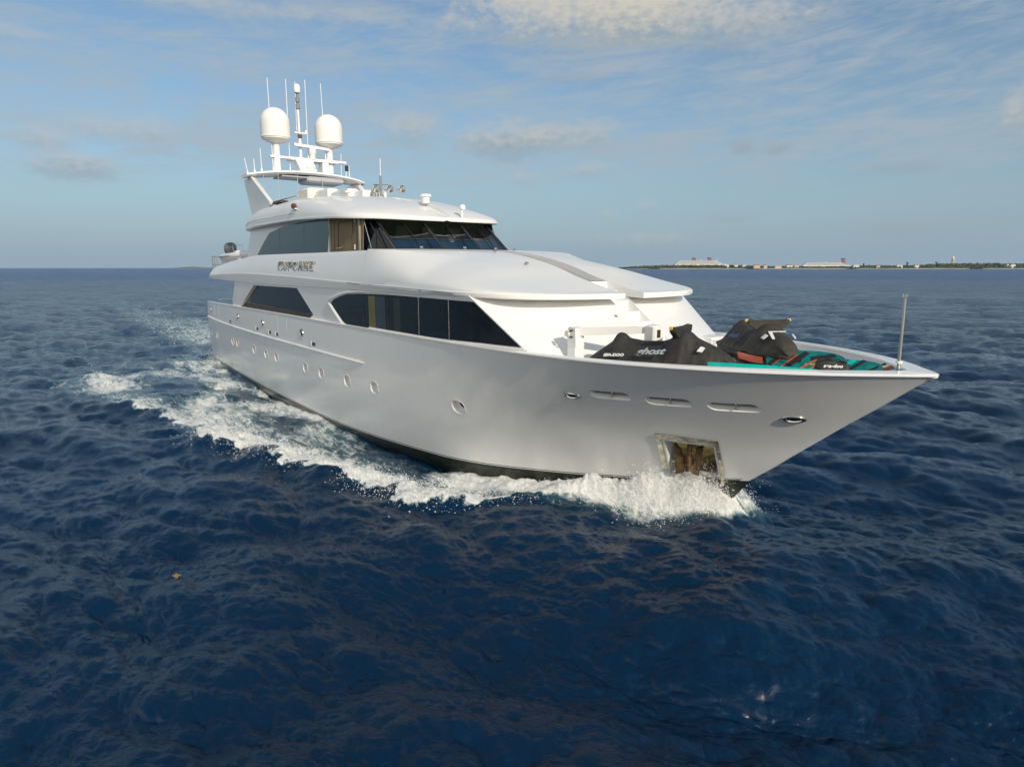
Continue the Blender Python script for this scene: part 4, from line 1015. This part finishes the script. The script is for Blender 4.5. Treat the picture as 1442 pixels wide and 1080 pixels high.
def fbm(x, y, s, o=5, seed=0, g=.55):
    r = np.zeros_like(x); a = 1; t = 0
    for i in range(o): r += a*vnoise(x+i*7.3, y-i*3.1, s*2**i, seed+i); t += a; a *= g
    return r/t
def sstep(x, a, b): t = np.clip((x-a)/(b-a), 0, 1); return t*t*(3-2*t)
def wl(X): return np.where(X > 42.6, 0, bw(np.clip(X, 3, 42.6)))*np.where(X < 2.6, 0, 1)
# ship-made waves and foam in the yacht's own frame: X forward, n outward from the waterline
cr_pts = ([42.3, 41.2, 40.2, 39.2, 38.2, 36.9, 35.2, 33.0, 30.0, 26.0, 21.0, 14.0, 6.0, -4.0], [.15, .85, 1.45, 2.15, 3.4, 5.2, 5.9, 6.6, 7.7, 8.8, 9.6, 11.6, 13.6, 16.5])   # distance off the centreline of the breaking crest
def crest(X): return np.interp(X, cr_pts[0][::-1], cr_pts[1][::-1])
def ship(X, Y):
    A = np.abs(Y); n = A-wl(X); h = np.zeros_like(X); fo = np.zeros_like(X)
    nz = fbm(X, Y, .8, 5, 1); nz2 = fbm(X, Y, 2.4, 4, 8); lowf = vnoise(X, Y, .22, 20)
    s = 42.3-X
    # water climbing the stem
    hb = .80*np.exp(-((s-.8)/1.35)**2)*sstep(s, -.8, .1)*np.exp(-(np.maximum(n-.1, 0)/.62)**2)*(.7+.6*vnoise(X, Y, 1.3, 61))*sstep(X, 46.5, 43.0); h += hb
    # the diverging crest
    c = crest(X); w = .42+.035*np.maximum(s, 0); inr = sstep(X, 43.2, 41.5)
    amp = np.interp(X, [-30, 0, 15, 24, 28, 33, 37, 42.3], [.04, .10, .20, .30, .42, .34, .24, .16])
    h += amp*np.exp(-((A-c+(nz-.5)*1.8)/w)**2)*inr*(.6+.8*vnoise(X, Y, .9, 60))
    # trough between hull and crest amidships, then the shoulder
    h += .27*np.exp(-((X-38.0)/2.4)**2)*np.exp(-(np.maximum(n, 0)/.7)**2)-.12*np.exp(-((X-30.0)/4.2)**2)*np.exp(-(np.maximum(n, 0)/1.7)**2)
    h += -.16*np.exp(-((X-21.0)/7)**2)*np.exp(-(np.maximum(n, 0)/2.4)**2)+.16*np.exp(-((X-8.0)/5)**2)*np.exp(-(np.maximum(n, 0)/2)**2)
    # foam: crest line
    brk = np.interp(X, [0, 5, 9, 13, 16, 18.5, 23, 25.5, 27.5, 30, 33, 36, 38.5, 41, 42.3, 42.9], [.0, .10, .30, .35, .45, .70, .78, .70, 1.2, 1.3, 1.1, 1.3, 1.25, 1.35, 1.1, 0])
    nz3 = fbm(X, Y, .45, 3, 40); nz4 = fbm(X, Y, 5, 3, 50); brk = brk*np.clip(.72+1.0*(nz3-.35), .4, 1.2)
    d = A-c+(nz-.5)*2.4+(nz2-.5)*1.0+(nz4-.5)*.3
    wi = np.interp(X, [0, 10, 20, 27, 34, 38, 42], [1.5, 1.9, 1.4, 1.6, 1.5, 1.3, .9])
    side = np.where(Y > 0, np.interp(X, [36, 41, 42.2], [.3, .4, .5]), 1)
    f1 = brk*side*np.where(d > 0, np.exp(-(d/.20)**2), np.exp(-(d/(wi*1.25))**2)); fo = np.maximum(fo, f1)
    # wash between the crest and the hull: laced foam
    ins = sstep(-(A-c), -.2, .6)*sstep(n, -.3, .12)
    lace = np.interp(X, [-60, -20, 0, 6, 14, 22, 27, 31, 34, 36.5, 39, 41.5], [.14, .22, .38, .58, .62, .66, .60, .46, .48, .75, 1.05, .95])
    near = np.exp(-(np.maximum(n, 0)/4.0)**2); pt = fbm(X*.45, Y, .55, 4, 70); f2 = ins*lace*(.45+.55*near)*np.clip(.25+2.6*(pt-.34), .22, 1.45)
    f2 *= sstep(X, 43.0, 42.2); f2 *= 1-.75*np.exp(-((X-31.0)/3.2)**2)*np.exp(-(n/1.1)**2); fo = np.maximum(fo, f2)
    # splash close under the bow
    f3 = np.interp(X, [33.4, 35, 36.2, 37.5, 41.8, 42.4, 42.7], [0, .75, .95, 1.0, 1.3, .8, 0])*np.exp(-(np.maximum(n-.15, 0)/np.interp(X, [35, 38, 42], [1.2, .75, .75]))**2)*side; fo = np.maximum(fo, f3)
    # straight wake behind the transom
    wk = sstep(X, 3.5, 2.0)*np.exp(-(A/(3.6+.02*np.maximum(-X, 0)))**4)*np.exp(X/70)*(.35+.45*nz); fo = np.maximum(fo, wk*.9)
    # outlying patch of old foam on the quarter
    p = np.exp(-((X-9.3)/4.6)**4)*np.exp(-((Y+10.3+(X-9)*.12)/1.6)**2); fo = np.maximum(fo, p*.74*(.30+1.25*nz)); p2 = np.exp(-((X-20.5)/4.2)**4)*np.exp(-((Y+7.6+(X-20)*.05)/1.5)**2); fo = np.maximum(fo, p2*.72*(.35+1.1*nz))
    h += fo**2*(nz2-.4)*.26+np.maximum(fo-.75, 0)*(fbm(X, Y, 4.5, 5, 30, .65)-.36)*.5
    return h, fo, n
def sea_points(x, y, d):
    h, dx, dy = waves(x, y, d); X, Y = to_yacht(x, y)
    near = (X > -160) & (X < 60) & (np.abs(Y) < 60)
    hs = np.zeros_like(x); fo = np.zeros_like(x)
    if near.any(): a, f, n = ship(X[near], Y[near]); hs[near] = a; fo[near] = f
    return h, dx, dy, hs, fo
def build_sea():
    rr = [4.0]
    while rr[-1] < 9000:
        r = rr[-1]; rr.append(r+max(.030, min(r*r/(690*CAM_H)*.75, r*.16)))
    rr = np.array(rr); half = R(41)
    th = np.concatenate([np.linspace(-half, half, 1080), np.linspace(half, 2*math.pi-half, 150)[1:-1]])
    n = len(th); RR, TT = np.meshgrid(rr, th, indexing='ij'); x = (RR*np.sin(TT)).ravel(); y = (RR*np.cos(TT)).ravel()
    dr = np.gradient(rr); d = np.repeat(np.maximum(dr*.5, rr*.0011), n)
    back = np.tile(np.concatenate([np.zeros(1080), np.ones(n-1080)]), len(rr)); d = np.where(back > 0, np.maximum(d, np.repeat(rr, n)*.03), d)
    h, dx, dy, hs, fo = sea_points(x, y, d); z = h+hs
    k = np.clip(1-fo*.4, .3, 1)
    co = np.stack([x+dx*k, y+dy*k, z], 1)
    fade = sstep(RR.ravel(), 8000, 3000); co[:, 2] *= fade
    # whitecap seed: sharp raised crests
    nr = len(rr)
    wc = h.copy()
    me = bpy.data.meshes.new('sea'); nf = (nr-1)*n
    i, j = np.meshgrid(np.arange(nr-1), np.arange(n), indexing='ij'); j2 = (j+1) % n
    f = np.stack([i*n+j, i*n+j2, (i+1)*n+j2, (i+1)*n+j], -1).reshape(-1, 4)[:, ::-1]
    c0 = len(co); co = np.vstack([co, [[0, 0, 0]]])
    cap = np.stack([np.full(n, c0), (np.arange(n)+1) % n, np.arange(n)], -1)[:, ::-1]
    me.vertices.add(len(co)); me.vertices.foreach_set('co', co.astype(np.float32).ravel())
    loops = np.concatenate([f.ravel(), cap.ravel()]); me.loops.add(len(loops)); me.loops.foreach_set('vertex_index', loops.astype(np.int32))
    me.polygons.add(len(f)+n); st = np.concatenate([np.arange(len(f))*4, len(f)*4+np.arange(n)*3])
    me.polygons.foreach_set('loop_start', st.astype(np.int32)); me.polygons.foreach_set('use_smooth', np.ones(len(f)+n, bool))
    me.update(calc_edges=True)
    for nm, arr in (('foam', fo), ('crest', h)):
        at = me.attributes.new(nm, 'FLOAT', 'POINT'); at.data.foreach_set('value', np.append(arr, 0).astype(np.float32))
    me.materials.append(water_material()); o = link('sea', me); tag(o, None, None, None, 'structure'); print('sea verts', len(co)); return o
def water_material():
    m = bpy.data.materials.new('sea_water'); m.use_nodes = True; g = NT(m.node_tree); b = g.n['Principled BSDF']; out = g.n['Material Output']
    geo = g.node('ShaderNodeNewGeometry'); pos = geo.outputs['Position']
    cdist = g.node('ShaderNodeVectorMath', {0: pos}, operation='LENGTH').outputs['Value']
    foam = g.node('ShaderNodeAttribute', attribute_name='foam').outputs['Fac']
    crest_ = g.node('ShaderNodeAttribute', attribute_name='crest').outputs['Fac']
    st = g.node('ShaderNodeMapping', {'Vector': pos, 'Rotation': (0, 0, R(-18)), 'Scale': (1, 2.3, 1)}).outputs[0]
    rip = g.noise(st, 5.5, 5, .62, .2); rip2 = g.noise(st, 24, 3, .6); mid = g.noise(st, 1.1, 5, .6, .3)
    far = g.ramp(cdist, 20.0, 260.0)
    hgt = g.math('ADD', g.math('MULTIPLY', rip, .008), g.math('MULTIPLY', rip2, .005))
    hgt = g.math('ADD', hgt, g.math('MULTIPLY', mid, g.math('MULTIPLY', g.ramp(cdist, 25.0, 90.0), .30)))
    mid2 = g.noise(st, .36, 5, .62, .3)
    hgt = g.math('ADD', hgt, g.math('MULTIPLY', mid2, g.math('MULTIPLY', g.ramp(cdist, 70.0, 280.0), .95)))
    big = g.noise(g.node('ShaderNodeMapping', {'Vector': pos, 'Rotation': (0, 0, R(15)), 'Scale': (1, 2.0, 1)}).outputs[0], .16, 6, .65)
    hgt = g.math('ADD', hgt, g.math('MULTIPLY', big, g.math('MULTIPLY', g.ramp(cdist, 200.0, 900.0), 2.6)))
    rd = g.math('SUBTRACT', 1.0, g.math('ABSOLUTE', g.math('MULTIPLY', g.math('SUBTRACT', g.noise(st, 2.3, 5, .6, .5), .5), 5.0)), clamp=True)
    rd2 = g.math('SUBTRACT', 1.0, g.math('ABSOLUTE', g.math('MULTIPLY', g.math('SUBTRACT', g.noise(st, 7.5, 4, .6, .4), .5), 5.0)), clamp=True)
    hgt = g.math('ADD', hgt, g.math('MULTIPLY', rd2, .0018))
    hgt = g.math('ADD', hgt, g.math('MULTIPLY', rd, .006))
    bn = g.node('ShaderNodeBump', {'Height': hgt, 'Strength': 1.0, 'Distance': 1.0})
    # beyond the range where bump can resolve the chop, tilt the normal directly
    def tilt(vec, scale, amt, lo, hi):
        c_ = g.node('ShaderNodeVectorMath', {0: g.noise(vec, scale, 3, .6, .2, 1), 1: (.5, .5, .5)}, operation='SUBTRACT').outputs[0]
        c_ = g.node('ShaderNodeVectorMath', {0: c_, 1: (amt, amt*1.5, 0)}, operation='MULTIPLY').outputs[0]
        return g.node('ShaderNodeVectorMath', {0: c_, 'Scale': g.ramp(cdist, lo, hi)}, operation='SCALE').outputs[0]
    nv = bn.outputs[0]
    for args in ((st, 1.2, 1.15, 35.0, 150.0), (st, .33, 1.35, 80.0, 380.0), (st, .09, 1.0, 220.0, 1000.0)):
        nv = g.node('ShaderNodeVectorMath', {0: nv, 1: tilt(*args)}, operation='ADD').outputs[0]
    nv = g.node('ShaderNodeVectorMath', {0: nv}, operation='NORMALIZE').outputs[0]
    # water body; brighter far blue is painted in to replace light lost at grazing
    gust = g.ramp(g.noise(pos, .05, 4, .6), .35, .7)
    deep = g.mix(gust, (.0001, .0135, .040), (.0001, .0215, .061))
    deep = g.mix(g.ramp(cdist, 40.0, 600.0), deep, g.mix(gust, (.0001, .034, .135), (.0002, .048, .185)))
    turq = g.math('MULTIPLY', g.ramp(foam, .03, .60), .75)
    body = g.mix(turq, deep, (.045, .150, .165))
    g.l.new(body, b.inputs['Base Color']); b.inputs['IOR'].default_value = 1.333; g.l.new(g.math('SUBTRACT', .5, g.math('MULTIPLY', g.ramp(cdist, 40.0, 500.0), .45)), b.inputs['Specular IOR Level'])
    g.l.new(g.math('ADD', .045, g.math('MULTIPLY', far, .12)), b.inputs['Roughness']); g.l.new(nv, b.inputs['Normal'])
    # foam
    fp = g.node('ShaderNodeVectorRotate', {'Vector': pos, 'Angle': -YR}, rotation_type='Z_AXIS').outputs[0]; fp = g.node('ShaderNodeMapping', {'Vector': fp, 'Scale': (.5, 1.25, 1)}).outputs[0]
    fo_n = g.noise(fp, 2.2, 8, .7, .9); fo_f = g.noise(fp, 10, 6, .7, .6)
    vor = g.node('ShaderNodeTexVoronoi', {'Vector': g.node('ShaderNodeVectorMath', {0: fp, 1: g.node('ShaderNodeVectorMath', {0: g.noise(fp, 1.7, 4, .6, 0, 1), 1: (.9, .9, .9)}, operation='MULTIPLY').outputs[0]}, operation='ADD').outputs[0], 'Scale': 2.1}, feature='DISTANCE_TO_EDGE').outputs['Distance']
    web = g.math('SUBTRACT', 1.0, g.ramp(vor, .0, .16))
    t = g.math('ADD', g.math('MULTIPLY', fo_n, .68), g.math('MULTIPLY', fo_f, .22)); t = g.math('ADD', t, g.math('MULTIPLY', web, .05))
    thr = g.math('SUBTRACT', 1.0, foam)
    fm = g.ramp(g.math('SUBTRACT', t, g.math('ADD', .12, g.math('MULTIPLY', thr, .50))), -.05, .22)
    fm = g.math('MULTIPLY', fm, g.ramp(foam, .04, .22))
    # scattered little whitecaps on the highest crests far off
    wc = g.math('MULTIPLY', g.ramp(g.math('ADD', crest_, g.math('MULTIPLY', g.math('SUBTRACT', g.noise(pos, .35, 3, .5), .5), .9)), .62, .78), g.ramp(fo_n, .5, .62))
    fm = g.math('MAXIMUM', fm, g.math('MULTIPLY', wc, g.math('MULTIPLY', g.ramp(cdist, 22.0, 45.0), .7)))
    fb = g.n.new('ShaderNodeBsdfPrincipled'); fb.inputs['Roughness'].default_value = .75
    fcol = g.mix(g.ramp(fo_f, .35, .7), (.68, .70, .70), (.90, .90, .88)); g.l.new(fcol, fb.inputs['Base Color'])
    fbn = g.node('ShaderNodeBump', {'Height': g.math('ADD', g.math('MULTIPLY', fo_f, .5), g.math('MULTIPLY', g.noise(pos, 30, 4, .7), .3)), 'Strength': .9, 'Distance': .12}); g.l.new(fbn.outputs[0], fb.inputs['Normal'])
    mx = g.node('ShaderNodeMixShader', {0: fm, 1: b.outputs[0], 2: fb.outputs[0]}); g.l.new(mx.outputs[0], out.inputs[0])
    return m
build_sea()

# ------------------------------------------------------------------ spray thrown up by the bow (uncountable drops)
M['spray'] = mat('white_spray', (.86, .87, .87), .8)
def build_spray():
    rg = np.random.default_rng(5); tet = np.array([(1, 0, -.7), (-1, 0, -.7), (0, 1, .7), (0, -1, .7)])*.6
    parts = []
    def pick(N, Xs, nf, zf, side, r0, r1):
        X = Xs; w = wl(X); n = nf; Y = side*(w+n); wx = YO.x+hx*X-hy*Y; wy = YO.y+hy*X+hx*Y
        h, dx, dy, hs, fo = sea_points(wx, wy, np.full(N, .05)); z = h*.5+hs+zf; r = r0+r1*rg.random(N)**3; parts.append(np.stack([wx, wy, z, r], 1))
    N = 26000; X = 42.35-np.abs(rg.normal(0, 1.8, N)); e = np.exp(-((41.7-X)/1.5)**2); pick(N, X, np.abs(rg.normal(0, .50, N))+.02, np.abs(rg.normal(0, 1, N))*(.07+.36*e)*rg.random(N), np.where(rg.random(N) < .93, -1, 1), .004, .020)
    N = 6500; X = rg.uniform(33.5, 41.0, N); pick(N, X, crest(X)-wl(X)+rg.normal(-.15, .5, N), np.abs(rg.normal(0, .15, N))-.02, np.full(N, -1.), .005, .022)
    N = 4500; X = rg.uniform(25.5, 32, N); pick(N, X, crest(X)-wl(X)+rg.normal(-.1, .5, N), np.abs(rg.normal(0, .16, N)), np.full(N, -1.), .005, .024)
    N = 1800; X = rg.uniform(1.5, 8, N); pick(N, X, np.abs(rg.normal(0, .4, N))+.02, np.abs(rg.normal(0, .35, N)), np.full(N, -1.), .006, .02)
    D = np.vstack(parts); n = len(D)
    q = tet[None]*D[:, 3][:, None, None]*rg.uniform(.6, 1.5, (n, 4, 3)); a = rg.uniform(0, 6.28, n); ca, sa = np.cos(a)[:, None], np.sin(a)[:, None]
    V = np.stack([D[:, 0][:, None]+q[..., 0]*ca-q[..., 1]*sa, D[:, 1][:, None]+q[..., 0]*sa+q[..., 1]*ca, D[:, 2][:, None]+q[..., 2]], -1).reshape(-1, 3)
    f = np.array([(0, 1, 2), (0, 3, 1), (0, 2, 3), (1, 3, 2)])[None]+(np.arange(n)*4)[:, None, None]
    me = bpy.data.meshes.new('spray'); me.from_pydata(V.tolist(), [], f.reshape(-1, 3).tolist()); me.materials.append(M['spray'])
    tag(link('spray', me), 'white drops of spray flying up round the bow', 'spray', None, 'stuff')
build_spray()

# floating clump of weed
def build_weed():
    x, y = -6.96, 13.28; h, dx, dy, hs, fo = sea_points(np.array([x]), np.array([y]), np.array([.03]))
    b = MB(); rg = random.Random(4)
    for k in range(26):
        a = rg.uniform(0, 6.28); L = rg.uniform(.03, .10); w = rg.uniform(.008, .02); c = Vector((rg.gauss(0, .022), rg.gauss(0, .022), rg.uniform(0, .035)))
        d = Vector((math.cos(a), math.sin(a), rg.uniform(-.05, .35))); n = Vector((-math.sin(a), math.cos(a), 0))*w
        b.prism([c-n*.4, c+d*L*.5-n, c+d*L, c+d*L*.5+n, c+n*.4], (0, 0, .006), M['weed'])
    o = b.build('seaweed', None, fix=False); o.location = (x+float(dx[0]), y+float(dy[0]), float(h[0])+.01)
    tag(o, 'small clump of golden brown weed floating alone on the dark water', 'seaweed')
M['weed'] = mat('golden_weed', (.42, .27, .07), .6, var=(30, .4))
build_weed()

# ------------------------------------------------------------------ the far shore
DIST = 3500.
def sx(px, d=DIST): return d*(px-721)/963.9
PXM = DIST/963.9*1.0                  # metres per photo pixel at the shore
M['trees'] = mat('far_tree_foliage', (.052, .075, .040), .9, var=(.02, .5))
M['treesd'] = mat('darker_far_foliage', (.038, .058, .034), .9, var=(.03, .4))
M['sand'] = mat('beach_sand', (.52, .47, .38), .9, var=(.01, .15))
M['land'] = mat('low_land', (.10, .11, .07), .95)
M['wallw'] = mat('white_house_wall', (.70, .68, .64), .7); M['wally'] = mat('sand_yellow_wall', (.62, .46, .26), .7); M['wallp'] = mat('pale_pink_wall', (.58, .46, .40), .7)
M['roofr'] = mat('brown_roof', (.25, .16, .12), .8); M['roofg'] = mat('grey_roof', (.33, .34, .36), .8); M['pane'] = mat('far_window', (.05, .06, .08), .2)
M['shipw'] = mat('cruise_ship_white', (.62, .62, .62), .5); M['shipd'] = mat('cruise_ship_navy', (.03, .04, .10), .5); M['funnel'] = mat('funnel_red', (.26, .07, .08), .5)
def land():
    b = MB(); xs_ = np.linspace(sx(868), sx(1600), 60); rows = []
    for i, x in enumerate(xs_):
        k = min(1, i/6); y0 = DIST+40*math.sin(i*.5)+25*math.sin(i*1.7); rows.append([(x, y0-8, -.4), (x, y0+6, 2.2*k+.2), (x, y0+16, 2.6*k+.3)])
    b.grid(rows, M['sand']); tag(b.build('beach', fix=False), None, None, None, 'structure')
    b = MB(); rows = []
    for i, x in enumerate(xs_):
        k = min(1, i/6); y0 = DIST+40*math.sin(i*.5)+25*math.sin(i*1.7); rows.append([(x, y0+14, 2.4*k+.2), (x, y0+120, 4*k+.2), (x, y0+900, 4*k+.2), (x, y0+950, -1)])
    b.grid(rows, M['land']); tag(b.build('land', fix=False), None, None, None, 'structure')
land()
def clumps(name, spots, m, label, cat='wood'):
    """irregular many-faced clumps of foliage standing along the shore, read as one mass"""
    rg = np.random.default_rng(3); V = []; F = []
    ico = bmesh.new(); bmesh.ops.create_icosphere(ico, subdivisions=2, radius=1); iv = np.array([v.co[:] for v in ico.verts]); jf = [[v.index for v in f.verts] for f in ico.faces]; ico.free()
    for (x, y, z, r, h) in spots:
        q = iv*rg.uniform(.72, 1.3, (len(iv), 1)); a = rg.uniform(0, 6.28); c, s_ = math.cos(a), math.sin(a); o = len(V)
        for p in q: V.append((x+(p[0]*c-p[1]*s_)*r, y+(p[0]*s_+p[1]*c)*r, z+p[2]*h))
        F += [[k+o for k in f] for f in jf]
    me = bpy.data.meshes.new(name); me.from_pydata(V, [], F); me.materials.append(m); tag(link(name, me), label, cat, None, 'stuff')
def shore_wood():
    rg = random.Random(8); A = []; B = []
    hp = pch([868, 885, 905, 960, 1040, 1085, 1100, 1150, 1200, 1235, 1280, 1310, 1340, 1385, 1420, 1445, 1600], [1.0, 2.2, 3.6, 4.6, 4.8, 3.0, 3.2, 2.8, 3.4, 4.2, 4.0, 5.8, 6.8, 7.2, 6.6, 7.2, 7])
    for k in range(1500):
        px = 872+rg.random()**1.0*600; H = float(hp(px))*PXM*rg.uniform(.55, 1.08); y = DIST+rg.uniform(45, 260); r = rg.uniform(4, 9)
        (A if rg.random() < .6 else B).append((sx(px, y), y, 2.5+H*.62, r, H*.42))
    for k in range(700):
        px = 872+rg.random()*600; H = float(hp(px))*PXM*rg.uniform(.2, .5); y = DIST+rg.uniform(38, 60); (B if rg.random() < .6 else A).append((sx(px, y), y, 2+H*.5, rg.uniform(4, 8), H*.6))
    clumps('shore_trees', A, M['trees'], 'low green wood running all along the far shore'); clumps('shore_scrub', B, M['treesd'], 'darker scrub mixed into the wood along the far shore', 'scrub')
shore_wood()
def house(px, wpx, hpx, dy, wm, rm, label, flat=False, cat='building'):
    y = DIST+dy; x = sx(px, y); w = wpx*PXM; h = hpx*PXM; d = 14
    root = empty('shore_house', (x, y, 2)); tag(root, label, cat, 'buildings along the far shore')
    b = MB(); b.box((-w/2, 0, 0), (w/2, d, h), wm); b.build('wall', root)
    b = MB()
    if flat: b.box((-w/2-.4, -.4, h), (w/2+.4, d+.4, h+.8), rm)
    else: b.prism([(-w/2-.6, -.8, h), (-w/2-.6, d+.8, h), (-w/2+1.5, d/2, h+3.2)], (w+1.2-3, 0, 0), rm)
    b.build('roof', root)
    n = max(1, int(w/6)); nf = max(1, int(h/4.2))
    for i in range(n):
        for j in range(nf):
            b = MB(); cx = -w/2+w*(i+.5)/n; cz = h*(j+.5)/nf; b.box((cx-1.1, -.15, cz-.9), (cx+1.1, .05, cz+.9), M['pane']); b.build('window', root)
for a_ in [(1023, 7, 5.6, 60, 'wallw', 'roofg', 'white flat block standing just right of the nearer cruise ship stern', True), (1036, 6, 5.2, 62, 'wallw', 'roofr', 'white house under a brown roof between two pale flat blocks', False),
           (1049, 7, 4.9, 64, 'wallw', 'roofg', 'long pale flat block right of the brown roofed white house', True), (1066, 9, 4.6, 30, 'wally', 'roofr', 'sand yellow house under a brown roof on the beach', False), (1078, 5, 4.4, 34, 'wallp', 'roofr', 'pink walled house between two yellow ones', False),
           (1096, 9, 3.6, 26, 'wally', 'roofg', 'broad bright yellow flat house close to the beach', True), (1112, 8, 4.6, 50, 'wallw', 'roofr', 'white house under a brown roof left of the farther cruise ship', False), (1122, 6, 4.4, 44, 'wallp', 'roofg', 'pink flat house just left of the farther cruise ship bow', True),
           (1206, 8, 4.9, 48, 'wallw', 'roofg', 'white flat house just right of the farther cruise ship', True), (1237, 5, 4.0, 46, 'wallp', 'roofr', 'small pink house among trees right of centre shore', False), (1267, 8, 4.6, 42, 'wallw', 'roofg', 'pale flat building with trees close on both sides', True),
           (1292, 7, 4.8, 44, 'wallw', 'roofr', 'white house under a brown roof left of the tower', False), (1424, 12, 5.6, 40, 'wallw', 'roofg', 'long white flat building standing in the dark wood at the far right', True)]:
    house(a_[0], a_[1], a_[2], a_[3], M[a_[4]], M[a_[5]], a_[6], a_[7])
def tower():
    y = DIST+150; x = sx(1341, y); root = empty('water_tower', (x, y, 2)); tag(root, 'slim pale tower with a pointed top rising above the dark wood', 'tower')
    b = MB(); b.lathe((0, 0, 0), [(6.5, 0), (5.5, 30), (6.6, 42), (7.4, 50), (6.4, 54)], M['wally'], 12); b.build('shaft', root)
    b = MB(); b.lathe((0, 0, 54), [(6.4, 0), (4, 5), (.5, 11)], M['wallw'], 12); b.build('roof', root)
    b = MB(); b.box((-1, -6.8, 38), (1, -5.6, 42), M['pane']); b.build('window', root)
tower()
def cruise(px0, px1, hpx, dist, label, funnels, bow=1):
    x0, x1 = sx(px0, dist), sx(px1, dist); L = x1-x0; S = dist/963.9; root = empty('cruise_ship', ((x0+x1)/2, dist, 0)); tag(root, label, 'cruise ship', 'cruise ships in the harbour behind the shore')
    H = hpx*S; f = lambda t: (t-.5)*L*bow
    b = MB(); b.prism([(f(0), -14, 6), (f(.01), -14, 0), (f(.94), -14, 0), (f(1.0), -14, H*.36), (f(.98), -14, H*.42), (f(.0), -14, H*.40)], (0, 28, 0), M['shipd' if False else 'shipw']); b.build('hull', root)
    b = MB(); b.prism([(f(.01), -14.3, 5), (f(.945), -14.3, 5), (f(.965), -14.3, H*.17), (f(.01), -14.3, H*.17)], (0, .25, 0), M['shipd']); b.build('hull_band', root)
    for k in range(4):
        a0 = .02+.02*k; a1 = .90-.035*k; z0 = H*(.40+.085*k); b = MB(); b.prism([(f(a0), -12, z0), (f(a1), -12, z0), (f(a1-.012), -12, z0+H*.078), (f(a0+.005), -12, z0+H*.078)], (0, 24, 0), M['shipw']); dk = b.build('deck', root)
        b = MB(); b.prism([(f(a0+.02), -12.25, z0+H*.02), (f(a1-.03), -12.25, z0+H*.02), (f(a1-.03), -12.25, z0+H*.045), (f(a0+.02), -12.25, z0+H*.045)], (0, .2, 0), M['pane']); b.build('window', dk)
    for k in range(8):
        t = .2+.075*k; b = MB(); b.box((f(t)-L*.018, -15.5, H*.42), (f(t)+L*.018, -13, H*.47), M['wally'], .5); b.build('lifeboat', root)
    for (t, hh) in funnels:
        b = MB(); b.prism([(f(t)-L*.040, -5, H*.72), (f(t)+L*.030, -5, H*.72), (f(t)+L*.010*1, -5, H*(.72+hh)), (f(t)-L*.055, -5, H*(.72+hh))], (0, 10, 0), M['funnel']); fn = b.build('funnel', root)
        b = MB(); b.prism([(f(t)-L*.052, -5.3, H*(.72+hh*.8)), (f(t)+L*.015, -5.3, H*(.72+hh*.8)), (f(t)+L*.008, -5.3, H*(.72+hh*1.06)), (f(t)-L*.058, -5.3, H*(.72+hh*1.06))], (0, 10.6, 0), M['shipd']); b.build('cap', fn)
    b = MB(); b.tube([(f(.82), 0, H*.7), (f(.82), 0, H*1.04)], [1.2, .4], M['shipw'], 8); b.lathe((f(.5), 0, H*.72), [(5, 0), (4.5, 3), (.5, 6)], M['shipw'], 10); b.build('mast', root, fix=False)
cruise(950, 1023, 15.5, DIST+420, 'cruise ship with two dark red funnels, nearest the centre of the shore', [(.38, .24), (.68, .26)], 1)
cruise(1129, 1196, 11.5, DIST+620, 'cruise ship with one dark red funnel near its left end, right of the yellow houses', [(.88, .50)], 1)
def extra_trees():
    rg = random.Random(2)
    for k, (px, hpx) in enumerate(((1277, 9), (1318, 9.5), (1216, 7))):
        y = DIST+60; x = sx(px, y); H = hpx*PXM; root = empty('shore_tree', (x, y, 2)); tag(root, ['dark narrow tree standing above the scrub left of the tower', 'tall tree at the left end of the dark wood', 'lone round tree right of the farther cruise ship'][k], 'tree', 'single trees along the far shore')
        b = MB(); b.tube([(0, 0, 0), (0, 0, H*.6)], [.8, .4], M['brown'], 6); b.build('trunk', root)
        b = MB()
        for q in range(220):
            a = rg.uniform(0, 6.28); u = rg.random()**.5; zz = rg.uniform(.3, 1); c = Vector((math.cos(a)*u*H*.17, math.sin(a)*u*H*.17, zz*H)); n = Vector((rg.gauss(0, 1), rg.gauss(0, 1), rg.gauss(0, 1))).normalized(); t = n.orthogonal().normalized(); s_ = n.cross(t); r = rg.uniform(.7, 1.8)
            b.add([c+t*r, c+s_*r, c-t*r, c-s_*r], [[0, 1, 2, 3]], M['treesd'])
        b.build('crown', root, fix=False)
extra_trees()
# faint far-off island on the left horizon
b = MB(); D2 = 8700; rows = []
for px, h in ((238, 0), (246, 5), (258, 13), (266, 17), (274, 13), (283, 6), (296, 4), (320, 0)): rows.append([(D2*(px-721)/963.9, D2, -2), (D2*(px-721)/963.9, D2+60, h), (D2*(px-721)/963.9, D2+600, -2)])
b.grid(rows, M['land']); tag(b.build('distant_island', fix=False), None, None, None, 'structure')

# ------------------------------------------------------------------ the air between here and the shore
def build_haze():
    b = MB(); b.box((-9600, -9600, -3), (9600, 9600, 75), None); me = bpy.data.meshes.new('haze'); me.from_pydata(b.v, [], b.f)
    m = bpy.data.materials.new('haze_air'); m.use_nodes = True; nt = m.node_tree; nt.nodes.clear()
    v = nt.nodes.new('ShaderNodeVolumePrincipled'); v.inputs['Color'].default_value = (.80, .88, .95, 1); v.inputs['Density'].default_value = 2.0e-5; v.inputs['Anisotropy'].default_value = .1
    o = nt.nodes.new('ShaderNodeOutputMaterial'); nt.links.new(v.outputs[0], o.inputs['Volume']); me.materials.append(m)
    tag(link('haze', me), None, None, None, 'stuff')
build_haze()
